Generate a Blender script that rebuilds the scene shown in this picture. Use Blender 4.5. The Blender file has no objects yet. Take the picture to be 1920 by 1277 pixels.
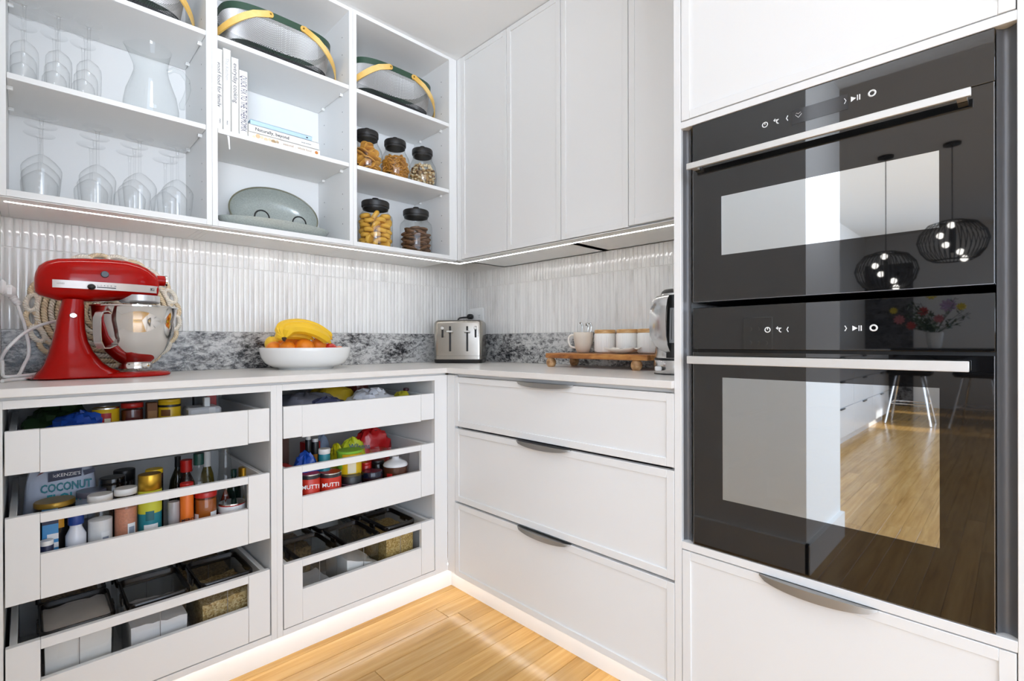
import bpy, bmesh, math, random
from mathutils import Vector, Matrix
random.seed(7)
S=bpy.context.scene; COL=S.collection
# ---------------------------------------------------------------- camera (1920x1277 frame)
FPX,PPX,PPY=928.94,960.0,642.75
CAM=Vector((-1.7592,-2.152,1.0215))
def _axes():
    a=math.radians(45.5345)
    F=Vector((math.cos(a),math.sin(a),0));R=Vector((math.sin(a),-math.cos(a),0));U=Vector((0,0,1))
    t=math.radians(-0.0671);F,U=F*math.cos(t)+U*math.sin(t),U*math.cos(t)-F*math.sin(t)
    r=math.radians(-0.1595);R,U=R*math.cos(r)+U*math.sin(r),U*math.cos(r)-R*math.sin(r)
    return F,R,U
F_,R_,U_=_axes()
cam=bpy.data.cameras.new('camera');camo=bpy.data.objects.new('camera',cam);COL.objects.link(camo)
M3=Matrix((R_,U_,-F_)).transposed();camo.matrix_world=Matrix.Translation(CAM)@M3.to_4x4()
cam.sensor_fit='HORIZONTAL';cam.sensor_width=36;cam.lens=FPX*36/1920;cam.shift_y=4.25/1920;cam.clip_start=.02
S.camera=camo
# ---------------------------------------------------------------- view, world, lights
vs=S.view_settings;S.display_settings.display_device='sRGB';vs.view_transform='Standard';vs.look='None'
vs.exposure=.12;vs.gamma=1;vs.use_curve_mapping=False
c=S.cycles;c.max_bounces=12;c.diffuse_bounces=6;c.glossy_bounces=6;c.transmission_bounces=8;c.transparent_max_bounces=32
c.use_denoising=True;c.sample_clamp_indirect=6;c.caustics_reflective=False;c.caustics_refractive=False;c.blur_glossy=.1
W=bpy.data.worlds.new('sky');S.world=W;W.use_nodes=True
W.node_tree.nodes['Background'].inputs[0].default_value=(.82,.93,1.06,1);W.node_tree.nodes['Background'].inputs[1].default_value=1.0
def area(name,loc,rot,sx,sy,power,col=(1,1,1),shape='RECTANGLE'):
    l=bpy.data.lights.new(name,'AREA');l.shape=shape;l.size=sx;l.size_y=sy;l.energy=power;l.color=col
    o=bpy.data.objects.new(name,l);o.location=loc;o.rotation_euler=rot;COL.objects.link(o);return o
PI=math.pi
COOL_FILL=(.77,.935,1.17)
area('rear_fill',(-2.6,-4.88,1.35),(PI/2,0,0),4.6,2.2,94,COOL_FILL)            # added area light behind the camera, no glazing is built there
area('far_kitchen_fill',(-9.0,-3.6,1.5),(PI/2,0,-PI/2),2.2,1.9,50,(.75,.93,1.19))   # added fill at the far kitchen wall for the oven tower side
area('kitchen_overhead_fill',(-5.6,-3.6,2.66),(0,0,0),4.4,2.1,88,(.73,.92,1.2))  # added overhead area light to brighten the kitchen, no fitting modelled
fl_=area('pantry_corner_fill',(-1.95,-2.6,1.5),Vector((.30,1.7,1.0)).to_track_quat('-Z','Y').to_euler(),.7,.7,13,(.87,.95,1.06));fl_.data.spread=math.radians(78)   # added soft fill, narrow spread, aimed up to lift ceiling and shelf interiors
sun=bpy.data.lights.new('sun','SUN');sun.energy=6;sun.angle=.009;sun.color=(1,.95,.86)
suno=bpy.data.objects.new('sun',sun);COL.objects.link(suno);suno.rotation_euler=Vector((.08,.80,-.42)).to_track_quat('-Z','Y').to_euler()
# ---------------------------------------------------------------- helpers
def ray(x,y): return F_+R_*((x-PPX)/FPX)-U_*((y-PPY)/FPX)
def at(x,y,ax,v):
    d=ray(x,y);i='xyz'.index(ax);return CAM+d*((v-CAM[i])/d[i])
def depth(p): return (Vector(p)-CAM).dot(F_)
def lin(h):
    h=h.lstrip('#');o=[]
    for i in (0,2,4):
        v=int(h[i:i+2],16)/255;o.append(v/12.92 if v<=.04045 else ((v+.055)/1.055)**2.4)
    return (*o,1)
class MB:
    def __init__(s): s.v=[];s.f=[];s.m=[];s.M=Matrix.Identity(4);s.mi=0
    def add(s,vs,fs):
        n=len(s.v)
        for p in vs: s.v.append(tuple(s.M@Vector(p)))
        for f in fs: s.f.append(tuple(i+n for i in f));s.m.append(s.mi)
        return s
    def box(s,x0,x1,y0,y1,z0,z1,b=0):
        if x0>x1:x0,x1=x1,x0
        if y0>y1:y0,y1=y1,y0
        if z0>z1:z0,z1=z1,z0
        b=min(b,(x1-x0)*.45,(y1-y0)*.45,(z1-z0)*.45)
        if b<=0:
            return s.add([(x,y,z) for x in (x0,x1) for y in (y0,y1) for z in (z0,z1)],[(0,1,3,2),(4,6,7,5),(0,4,5,1),(2,3,7,6),(0,2,6,4),(1,5,7,3)])
        lo=(x0,y0,z0);hi=(x1,y1,z1);vs=[];ix={}
        for sx in (0,1):
            for sy in (0,1):
                for sz in (0,1):
                    sg=(sx,sy,sz)
                    for a in range(3):
                        p=[]
                        for k in range(3):
                            e=hi[k] if sg[k] else lo[k]
                            p.append(e if k==a else e+(-b if sg[k] else b))
                        ix[sg,a]=len(vs);vs.append(tuple(p))
        fs=[]
        for a in range(3):
            o=[k for k in range(3) if k!=a]
            for q in (0,1):
                def g(i,j):
                    t=[0,0,0];t[a]=q;t[o[0]]=i;t[o[1]]=j;return ix[tuple(t),a]
                fs.append((g(0,0),g(1,0),g(1,1),g(0,1)))
        for cx in range(3):
            a,bb=[k for k in range(3) if k!=cx]
            for i in (0,1):
                for j in (0,1):
                    t0=[0,0,0];t0[a]=i;t0[bb]=j;t1=list(t0);t1[cx]=1;t0,t1=tuple(t0),tuple(t1)
                    fs.append((ix[t0,a],ix[t1,a],ix[t1,bb],ix[t0,bb]))
        for sx in (0,1):
            for sy in (0,1):
                for sz in (0,1): fs.append(tuple(ix[(sx,sy,sz),a] for a in range(3)))
        return s.add(vs,fs)
    def rings(s,rs,close=True,cap0=False,cap1=False):
        n=len(rs[0]);vs=[p for r in rs for p in r];fs=[]
        for i in range(len(rs)-1):
            for j in range(n if close else n-1):
                k=(j+1)%n;fs.append((i*n+j,i*n+k,(i+1)*n+k,(i+1)*n+j))
        if cap0: fs.append(tuple(range(n)))
        if cap1: fs.append(tuple((len(rs)-1)*n+j for j in range(n)))
        return s.add(vs,fs)
    def lathe(s,prof,n=24,c=(0,0,0),a0=0,a1=2*PI,sx=1,sy=1,cap0=False,cap1=False):
        full=abs(a1-a0-2*PI)<1e-6;k=n if full else n+1
        rs=[[(c[0]+sx*r*math.cos(a0+(a1-a0)*j/n),c[1]+sy*r*math.sin(a0+(a1-a0)*j/n),c[2]+z) for j in range(k)] for r,z in [(max(r,1e-4),z) for r,z in prof]]
        return s.rings(rs,full,cap0,cap1)
    def cyl(s,r,z0,z1,n=20,c=(0,0,0),b=0):
        p=[(r,z0),(r,z1)] if b<=0 else [(r-b,z0),(r,z0+b),(r,z1-b),(r-b,z1)]
        return s.lathe(p,n,c,cap0=True,cap1=True)
    def sph(s,c,rx,ry=None,rz=None,nu=14,nv=9):
        ry=ry or rx;rz=rz or rx
        return s.rings([[(c[0]+rx*math.sin(PI*i/nv)*math.cos(2*PI*j/nu),c[1]+ry*math.sin(PI*i/nv)*math.sin(2*PI*j/nu),c[2]-rz*math.cos(PI*i/nv)) for j in range(nu)] for i in [.04]+list(range(1,nv))+[nv-.04]],True,True,True)
    def tube(s,pts,r,n=8,closed=False,flat=None,cap=True):
        P=[Vector(p) for p in pts];m=len(P);rad=r if isinstance(r,(list,tuple)) else [r]*m
        T=[]
        for i in range(m):
            a=P[(i-1)%m] if closed or i>0 else P[0];b=P[(i+1)%m] if closed or i<m-1 else P[-1]
            T.append((b-a).normalized())
        up=Vector((0,0,1)) if abs(T[0].z)<.9 else Vector((1,0,0))
        N=(up-T[0]*up.dot(T[0])).normalized();rs=[]
        for i in range(m):
            if i: N=(N-T[i]*N.dot(T[i])).normalized()
            B=T[i].cross(N);w,h=(rad[i],rad[i]) if flat is None else (rad[i],rad[i]*flat)
            rs.append([tuple(P[i]+N*(w*math.cos(2*PI*j/n))+B*(h*math.sin(2*PI*j/n))) for j in range(n)])
        if closed: rs.append(rs[0]);return s.rings(rs,True)
        return s.rings(rs,True,cap,cap)
    def prism(s,poly,z0,z1,axis='z'):
        def q(u,v,w): return {'z':(u,v,w),'y':(u,w,v),'x':(w,u,v)}[axis]
        n=len(poly);vs=[q(u,v,z0) for u,v in poly]+[q(u,v,z1) for u,v in poly]
        return s.add(vs,[tuple(range(n)),tuple(range(n,2*n))]+[(i,(i+1)%n,n+(i+1)%n,n+i) for i in range(n)])
    def build(s,name,mat,parent=None,smooth=True,angle=38,loc=None):
        me=bpy.data.meshes.new(name);me.from_pydata(s.v,[],s.f)
        bm=bmesh.new();bm.from_mesh(me);bmesh.ops.remove_doubles(bm,verts=bm.verts,dist=1e-6);bmesh.ops.recalc_face_normals(bm,faces=bm.faces);bm.to_mesh(me);bm.free()
        mats=mat if isinstance(mat,(list,tuple)) else [mat]
        for m in mats: me.materials.append(m)
        if len(mats)>1 and len(me.polygons)==len(s.m): me.polygons.foreach_set('material_index',s.m)
        if smooth:
            me.shade_smooth();me.set_sharp_from_angle(angle=math.radians(angle))
        o=bpy.data.objects.new(name,me);COL.objects.link(o)
        if parent: o.parent=parent
        if loc: o.location=loc
        return o
def tag(o,label,cat,group=None,kind=None):
    o['label']=label;o['category']=cat
    if group:o['group']=group
    if kind:o['kind']=kind
    return o
def thing(name,label,cat,loc=(0,0,0),rz=0,group=None,rot=None):
    o=bpy.data.objects.new(name,None);COL.objects.link(o);o.empty_display_size=.02;o.location=loc
    o.rotation_euler=rot if rot else (0,0,rz);return tag(o,label,cat,group)
def copy_tree(o,parent=None):
    c=o.copy();COL.objects.link(c)
    if parent:c.parent=parent
    for ch in list(o.children): copy_tree(ch,c)
    return c
def struct(name,mb,m,label,cat,parent=None):
    o=mb.build(name,m,parent);o['kind']='structure';o['label']=label;o['category']=cat;return o
def text(name,body,size,m,parent,loc,rot,align='CENTER',ext=.0002,sx=1,bold=.012):
    cu=bpy.data.curves.new(name,'FONT');cu.body=body;cu.size=size;cu.align_x=align;cu.align_y='CENTER';cu.extrude=ext;cu.resolution_u=2;cu.offset=size*bold
    cu.materials.append(m);o=bpy.data.objects.new(name,cu);COL.objects.link(o)
    me=bpy.data.meshes.new_from_object(o.evaluated_get(bpy.context.evaluated_depsgraph_get()));bpy.data.objects.remove(o);bpy.data.curves.remove(cu)
    o=bpy.data.objects.new(name,me);COL.objects.link(o);o.parent=parent;o.location=loc;o.rotation_euler=rot;o.scale=(sx,1,1);return o
# ---------------------------------------------------------------- materials
def nodes(name):
    m=bpy.data.materials.new(name);m.use_nodes=True;nt=m.node_tree;b=nt.nodes['Principled BSDF'];return m,nt,b
def mat(name,col,rough=.5,metal=0,var=.04,scale=12,spec=.5,coat=0,emit=None,es=0,bump=0,bscale=200,trans=0,sss=0):
    m,nt,b=nodes(name);col=lin(col) if isinstance(col,str) else col
    tc=nt.nodes.new('ShaderNodeTexCoord');nz=nt.nodes.new('ShaderNodeTexNoise');nz.inputs['Scale'].default_value=scale;nz.inputs['Detail'].default_value=3
    nt.links.new(tc.outputs['Object'],nz.inputs['Vector'])
    mx=nt.nodes.new('ShaderNodeMix');mx.data_type='RGBA';mx.inputs[6].default_value=tuple(v*(1-var) for v in col[:3])+(1,);mx.inputs[7].default_value=tuple(min(1,v*(1+var)) for v in col[:3])+(1,)
    nt.links.new(nz.outputs[0],mx.inputs[0]);nt.links.new(mx.outputs[2],b.inputs['Base Color'])
    b.inputs['Roughness'].default_value=rough;b.inputs['Metallic'].default_value=metal;b.inputs['Specular IOR Level'].default_value=spec;b.inputs['Coat Weight'].default_value=coat
    b.inputs['Coat Roughness'].default_value=.04;b.inputs['Transmission Weight'].default_value=trans
    if emit: b.inputs['Emission Color'].default_value=lin(emit) if isinstance(emit,str) else emit;b.inputs['Emission Strength'].default_value=es
    if bump:
        n2=nt.nodes.new('ShaderNodeTexNoise');n2.inputs['Scale'].default_value=bscale;nt.links.new(tc.outputs['Object'],n2.inputs['Vector'])
        bp=nt.nodes.new('ShaderNodeBump');bp.inputs['Strength'].default_value=bump;bp.inputs['Distance'].default_value=.002
        nt.links.new(n2.outputs[0],bp.inputs['Height']);nt.links.new(bp.outputs[0],b.inputs['Normal'])
    return m
def ramp(nt,pts):
    r=nt.nodes.new('ShaderNodeValToRGB');e=r.color_ramp.elements
    while len(e)<len(pts): e.new(.5)
    for k,(p,cc) in enumerate(pts): e[k].position=p;e[k].color=lin(cc)
    return r
def thin_glass(name,tint=(1,1,1,1),ior=1.5,rough=0.0,gain=1.0):
    # thin-walled glass: Fresnel reflection over straight transmission
    m=bpy.data.materials.new(name);m.use_nodes=True;nt=m.node_tree;nt.nodes.clear()
    o=nt.nodes.new('ShaderNodeOutputMaterial');mx=nt.nodes.new('ShaderNodeMixShader');t=nt.nodes.new('ShaderNodeBsdfTransparent');g=nt.nodes.new('ShaderNodeBsdfGlossy')
    t.inputs[0].default_value=tint;g.inputs['Roughness'].default_value=rough
    lw=nt.nodes.new('ShaderNodeLayerWeight');lw.inputs[0].default_value=.5
    pw=nt.nodes.new('ShaderNodeMath');pw.operation='POWER';pw.inputs[1].default_value=5
    mu=nt.nodes.new('ShaderNodeMath');mu.operation='MULTIPLY_ADD';mu.inputs[1].default_value=.55*gain;mu.inputs[2].default_value=.045;mu.use_clamp=True
    p2=nt.nodes.new('ShaderNodeMath');p2.operation='POWER';p2.inputs[1].default_value=2.6;tm=nt.nodes.new('ShaderNodeMix');tm.data_type='RGBA';tm.inputs[6].default_value=tint;tm.inputs[7].default_value=tuple(v*.84 for v in tint[:3])+(1,)
    nt.links.new(lw.outputs['Facing'],p2.inputs[0]);nt.links.new(p2.outputs[0],tm.inputs[0]);nt.links.new(tm.outputs[2],t.inputs[0])
    nt.links.new(lw.outputs['Facing'],pw.inputs[0]);nt.links.new(pw.outputs[0],mu.inputs[0]);nt.links.new(mu.outputs[0],mx.inputs[0]);nt.links.new(t.outputs[0],mx.inputs[1]);nt.links.new(g.outputs[0],mx.inputs[2]);nt.links.new(mx.outputs[0],o.inputs[0]);return m
WHITE=mat('white_satin_paint','EBEBEA',.38,var=.006,scale=3)
WHITEIN=mat('white_melamine','E4E4E3',.42,var=.008,scale=3)
WALLP=mat('white_wall_paint','EDECEA',.6,var=.006,scale=3)
CEILP=mat('white_ceiling_paint','EDEDEC',.75,var=.006,scale=2)
COUNTER=mat('warm_white_stone','E9E5E0',.24,var=.02,scale=90)
STEEL=mat('brushed_steel','C9C8C6',.26,1,var=.05,scale=60)
CHROME=mat('polished_steel','E2E0DD',.07,1,var=.01)
DSTEEL=mat('grey_handle_metal','A9A7A3',.34,1,var=.04,scale=30)
BLACK=mat('black_plastic','121212',.35,var=.1)
BLACKM=mat('black_metal_lid','1E1C1B',.42,var=.12,scale=40)
RED=mat('red_enamel','A80803',.11,var=.02,spec=.22)
WPLAS=mat('white_plastic','EDEDEB',.35,var=.01)
CERAM=mat('white_glazed_ceramic','F0EFEC',.16,var=.01,coat=.3)
INK=mat('dark_ink','23232C',.6)
PAPER=mat('white_paper','EFEEEA',.55,var=.02)
GOLD=mat('gold_lid','C49A34',.3,.85,var=.08)
GLASS=thin_glass('clear_glass',(.995,.997,.997,1),1.45)
JARG=thin_glass('jar_glass',(.97,.98,.98,1),1.5)
def floor_mat():
    m,nt,b=nodes('honey_timber_board')
    tc=nt.nodes.new('ShaderNodeTexCoord');oi=nt.nodes.new('ShaderNodeObjectInfo');mp=nt.nodes.new('ShaderNodeMapping');mp.inputs['Scale'].default_value=(.9,16,1)
    ad=nt.nodes.new('ShaderNodeVectorMath');ad.operation='ADD';ml=nt.nodes.new('ShaderNodeVectorMath');ml.operation='SCALE';ml.inputs['Scale'].default_value=37
    cb=nt.nodes.new('ShaderNodeCombineXYZ')
    for i in range(3): nt.links.new(oi.outputs['Random'],cb.inputs[i])
    nt.links.new(cb.outputs[0],ml.inputs[0]);nt.links.new(tc.outputs['Object'],ad.inputs[0]);nt.links.new(ml.outputs[0],ad.inputs[1]);nt.links.new(ad.outputs[0],mp.inputs[0])
    n=nt.nodes.new('ShaderNodeTexNoise');n.inputs['Scale'].default_value=2.2;n.inputs['Detail'].default_value=7;n.inputs['Roughness'].default_value=.62;n.inputs['Distortion'].default_value=.5;nt.links.new(mp.outputs[0],n.inputs['Vector'])
    r=ramp(nt,[(.25,'A2763A'),(.42,'C0914E'),(.58,'CFA25F'),(.78,'DBB478')]);nt.links.new(n.outputs[0],r.inputs[0])
    hs=nt.nodes.new('ShaderNodeHueSaturation');mr=nt.nodes.new('ShaderNodeMapRange');mr.inputs[3].default_value=.82;mr.inputs[4].default_value=1.1
    nt.links.new(oi.outputs['Random'],mr.inputs[0]);nt.links.new(mr.outputs[0],hs.inputs['Value']);nt.links.new(r.outputs[0],hs.inputs['Color']);nt.links.new(hs.outputs[0],b.inputs['Base Color'])
    b.inputs['Roughness'].default_value=.2
    bp=nt.nodes.new('ShaderNodeBump');bp.inputs['Strength'].default_value=.06;bp.inputs['Distance'].default_value=.002;nt.links.new(n.outputs[0],bp.inputs['Height']);nt.links.new(bp.outputs[0],b.inputs['Normal'])
    return m
FLOOR=floor_mat()
def wood_mat(name,cols,scale=(1,12,12),rough=.4,ns=3):
    m,nt,b=nodes(name);tc=nt.nodes.new('ShaderNodeTexCoord');mp=nt.nodes.new('ShaderNodeMapping');mp.inputs['Scale'].default_value=scale
    n=nt.nodes.new('ShaderNodeTexNoise');n.inputs['Scale'].default_value=ns;n.inputs['Detail'].default_value=5;n.inputs['Distortion'].default_value=.6
    nt.links.new(tc.outputs['Object'],mp.inputs[0]);nt.links.new(mp.outputs[0],n.inputs['Vector']);r=ramp(nt,list(zip((.3,.5,.72),cols)));nt.links.new(n.outputs[0],r.inputs[0]);nt.links.new(r.outputs[0],b.inputs['Base Color']);b.inputs['Roughness'].default_value=rough;return m
ACACIA=wood_mat('acacia_wood',('6B3A17','A8692F','C88F4C'),(3,1,3),ns=14)
BEECH=wood_mat('pale_bent_wood',('D9A94E','E6BC68','F0D08C'),(2,2,2),ns=6)
BAMBOO=wood_mat('bamboo_lid_wood',('B98A52','CDA068','DDB680'),(3,3,12),ns=8)
def granite_mat(name,cols,scale):
    m,nt,b=nodes(name);tc=nt.nodes.new('ShaderNodeTexCoord')
    mp=nt.nodes.new('ShaderNodeMapping');mp.inputs['Scale'].default_value=(1,1,1.7);mp.inputs['Rotation'].default_value=(.3,.5,0)
    n=nt.nodes.new('ShaderNodeTexNoise');n.inputs['Scale'].default_value=scale;n.inputs['Detail'].default_value=12;n.inputs['Roughness'].default_value=.82;n.inputs['Distortion'].default_value=.35
    n2=nt.nodes.new('ShaderNodeTexNoise');n2.inputs['Scale'].default_value=scale*.16;n2.inputs['Detail'].default_value=3
    nt.links.new(tc.outputs['Object'],mp.inputs[0]);nt.links.new(mp.outputs[0],n.inputs['Vector']);nt.links.new(mp.outputs[0],n2.inputs['Vector'])
    a=nt.nodes.new('ShaderNodeMath');a.operation='MULTIPLY_ADD';a.inputs[1].default_value=.36;nt.links.new(n2.outputs[0],a.inputs[0]);
    s2=nt.nodes.new('ShaderNodeMath');s2.operation='SUBTRACT';s2.inputs[1].default_value=.18;nt.links.new(n.outputs[0],s2.inputs[0]);nt.links.new(s2.outputs[0],a.inputs[2])
    r=ramp(nt,cols);nt.links.new(a.outputs[0],r.inputs[0]);nt.links.new(r.outputs[0],b.inputs['Base Color']);b.inputs['Roughness'].default_value=.22;return m
GRANITE=granite_mat('grey_white_granite',[(.37,'18181A'),(.43,'4E4E50'),(.48,'8E8D8C'),(.54,'B5B4B2'),(.6,'D2D1CF'),(.7,'7E7D7C')],34)
DGRANITE=granite_mat('dark_granite',[(.36,'08080A'),(.44,'232326'),(.5,'4A4A4D'),(.56,'77777A'),(.64,'2B2B2E')],9)
def tile_mat():
    m,nt,b=nodes('white_marble_tile');tc=nt.nodes.new('ShaderNodeTexCoord');oi=nt.nodes.new('ShaderNodeObjectInfo')
    cb=nt.nodes.new('ShaderNodeCombineXYZ');ml=nt.nodes.new('ShaderNodeVectorMath');ml.operation='SCALE';ml.inputs['Scale'].default_value=50
    for i in range(3): nt.links.new(oi.outputs['Random'],cb.inputs[i])
    ad=nt.nodes.new('ShaderNodeVectorMath');nt.links.new(cb.outputs[0],ml.inputs[0]);nt.links.new(tc.outputs['Object'],ad.inputs[0]);nt.links.new(ml.outputs[0],ad.inputs[1])
    mp=nt.nodes.new('ShaderNodeMapping');mp.inputs['Scale'].default_value=(30,30,5);nt.links.new(ad.outputs[0],mp.inputs[0])
    n=nt.nodes.new('ShaderNodeTexNoise');n.inputs['Scale'].default_value=1;n.inputs['Detail'].default_value=4;n.inputs['Roughness'].default_value=.6;nt.links.new(mp.outputs[0],n.inputs['Vector'])
    r=ramp(nt,[(.25,'CBC9C5'),(.42,'E0DEDB'),(.55,'E6E5E2'),(.8,'DFDDD9')]);nt.links.new(n.outputs[0],r.inputs[0])
    hs=nt.nodes.new('ShaderNodeHueSaturation');mr=nt.nodes.new('ShaderNodeMapRange');mr.inputs[3].default_value=.93;mr.inputs[4].default_value=1.05
    nt.links.new(oi.outputs['Random'],mr.inputs[0]);nt.links.new(mr.outputs[0],hs.inputs['Value']);nt.links.new(r.outputs[0],hs.inputs['Color']);nt.links.new(hs.outputs[0],b.inputs['Base Color'])
    b.inputs['Roughness'].default_value=.045;return m
TILE=tile_mat()
GROUT=mat('pale_grout','DDDBD7',.8)
LED=mat('led_strip_light','FFFFFF',.5,emit=(1,1,1,1),es=20)
LEDK=mat('kick_led_light','FFFFFF',.5,emit=(1,1,1,1),es=9)
OVENB=mat('black_oven_glass','0B0B0C',.02,var=.05,spec=1.0)
NICHE=mat('dark_grey_metal_trim','747476',.42,.5,var=.08,scale=20)
HANDLEW=mat('satin_aluminium','DAD9D6',.42,.55,var=.01)
def mirror_pane(name,k,col):
    m=bpy.data.materials.new(name);m.use_nodes=True;nt=m.node_tree;nt.nodes.clear();o=nt.nodes.new('ShaderNodeOutputMaterial');mx=nt.nodes.new('ShaderNodeMixShader');mx.inputs[0].default_value=k
    t=nt.nodes.new('ShaderNodeBsdfTransparent');t.inputs[0].default_value=(.75,.77,.76,1);g=nt.nodes.new('ShaderNodeBsdfGlossy');g.inputs[0].default_value=lin(col);g.inputs['Roughness'].default_value=.015
    nt.links.new(t.outputs[0],mx.inputs[1]);nt.links.new(g.outputs[0],mx.inputs[2]);nt.links.new(mx.outputs[0],o.inputs[0]);return m
PANE=mirror_pane('coated_oven_pane',.74,'DCE3E8')
PANEU=mirror_pane('coated_oven_pane_upper',.95,'EEF4F8')
# ---------------------------------------------------------------- structure
DB,DU=.557,.310
def bxs(*bs,b=0):
    m=MB()
    for q in bs: m.box(*q,b=b)
    return m
wl=struct('wall_left',bxs((-2.41,.1,.0012,.12,0,2.75)),GROUT,'tiled back wall behind the open shelves and worktop','wall')
wr=struct('wall_right',bxs((.0012,.12,-2.3,.12,0,2.75)),GROUT,'tiled wall behind the white wall cupboards','wall')
struct('wall_end',bxs((-2.41,-1.812,-1.5,.005,0,2.3466)),WALLP,'plain white wall closing the pantry at its end','wall')
struct('wall_back',bxs((-DB,.12,-5,-2.31,0,2.75)),WALLP,'plain white wall beyond the oven tower','wall')
struct('wall_kitchen',bxs((-9.3,-2.41,-.4,-.28,0,2.75)),WALLP,'white kitchen wall above the long white base cabinets','wall')
struct('wall_far',bxs((-9.4,-9.25,-5.1,-.28,0,2.75)),WALLP,'far white wall of the kitchen seen in the oven glass','wall')
struct('wall_south',bxs((-9.4,-8.9,-5.1,-5,0,2.75),(-6.9,.12,-5.1,-5,0,2.75),(-8.9,-6.9,-5.1,-5,2.35,2.75)),WALLP,'white outside wall behind the camera','wall')
struct('ceiling',bxs((-2.41,.12,-3.4,.12,2.3466,2.75),(-9.4,-2.41,-5.1,-.28,2.7,2.8),(-2.41,.12,-5.1,-3.4,2.7,2.8)),CEILP,'flat white pantry ceiling','ceiling')
fl=struct('floor',bxs((-9.4,.12,-5.1,.1,-.06,-.02)),mat('subfloor','6B5230',.8),'honey timber board floor','floor')
# boards: individual ones in the pantry, the receding kitchen joined
BW,LEN=.0800,1.45
bm_=MB();bm_.box(-LEN/2+.0006,LEN/2-.0006,-BW/2+.0005,BW/2-.0005,-.02,0,b=.0012)
board=bm_.build('plank',FLOOR,fl,smooth=False)
first=True;rest=MB()
for k in range(-57,8):
    yc=-.511-BW/2+BW*k
    off={-2:-.597,-3:-.987,-1:-.64,0:-.3}.get(k,random.uniform(-1.4,0))
    x=off
    xs=[]
    while x>-9.4-LEN: xs.append(x-LEN/2);x-=LEN
    xs.append(off+LEN/2)
    for xc in xs:
        if xc-LEN/2>.1: continue
        if xc>-3.2 and -4.2<yc<.05:
            o=board if first else board.copy()
            if not first: COL.objects.link(o);o.parent=fl
            first=False;o.location=(xc,yc,0)
        else: rest.box(xc-LEN/2+.0006,xc+LEN/2-.0006,yc-BW/2+.0005,yc+BW/2-.0005,-.02,random.uniform(-.0006,0))
ro=rest.build('plank_field',FLOOR,fl,smooth=False);ro['kind']='stuff'
# finger tiles
TW=.019
def tile_mesh(h,name,parent):
    m=MB();n=5;w=TW/2-.0007;hh=h/2-.0008
    prof=[(-w,.003)]+[(w*math.cos(PI-PI*j/n),-.0016*math.sin(PI*j/n)**.5) for j in range(n+1)]+[(w,.003)]
    m.prism(prof,-hh,hh,'z');return m.build(name,TILE,parent,angle=50)
for wall,rot,L in ((wl,0,1.812),(wr,-PI/2,1.53)):
    for z0,z1 in ((1.065,1.315),(1.317,1.4065)):
        t0=tile_mesh(z1-z0,'tile',wall);n=int(L/TW)+1
        for k in range(n):
            o=t0 if k==0 else t0.copy()
            if k: COL.objects.link(o);o.parent=wall
            d=(k+.5)*TW;zc=(z0+z1)/2
            o.location=(-d,0,zc) if rot==0 else (0,-d,zc)
            o.rotation_euler=(random.gauss(0,.002),random.gauss(0,.002),rot+random.gauss(0,.007))
struct('trim_1',bxs((-1.812,-.012,-.012,.006,.92,1.065),b=.001),GRANITE,'grey and white granite upstand along the back wall','upstand')
struct('trim_2',bxs((-.012,.006,-1.53,-.012,.92,1.065),b=.001),GRANITE,'grey and white granite upstand along the cupboard wall','upstand')
KICK=mat('white_kickboard','EFEFEE',.45,var=.006)
struct('baseboard_left',bxs((-1.812,-.467,-.482,-.467,0,.112)),KICK,'white kickboard under the open drawer banks','kickboard')
struct('baseboard_right',bxs((-.482,-.467,-2.3,-.482,0,.112)),KICK,'white kickboard under the closed drawers','kickboard')
struct('trim_3',bxs((-1.812,-1.79,-1.515,-.57,0,.13),(-2.41,-1.79,-1.52,-1.5,0,.13)),WALLP,'white skirting on the pantry end wall','skirting')
for nm,q,lb in (('kick_light_strip',(-1.80,-.50,-.515,-.505,.1085,.111),'glowing light strip under the open drawer banks'),('kick_light_strip',(-.515,-.505,-2.25,-.52,.1085,.111),'glowing light strip under the closed drawers')):
    tag(bxs(q).build(nm,LEDK),lb,'light strip')
# ---------------------------------------------------------------- worktop
m=MB();m.prism([(-1.811,-.013),(-1.811,-.569),(-.569,-.569),(-.569,-1.528),(-.013,-1.528),(-.013,-.013)],.90,.92,'z')
wt=m.build('worktop',COUNTER,smooth=False);bv=wt.modifiers.new('edge','BEVEL');bv.width=.0015;bv.segments=2
tag(wt,'thin warm white stone worktop wrapping round the corner','worktop')
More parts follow.
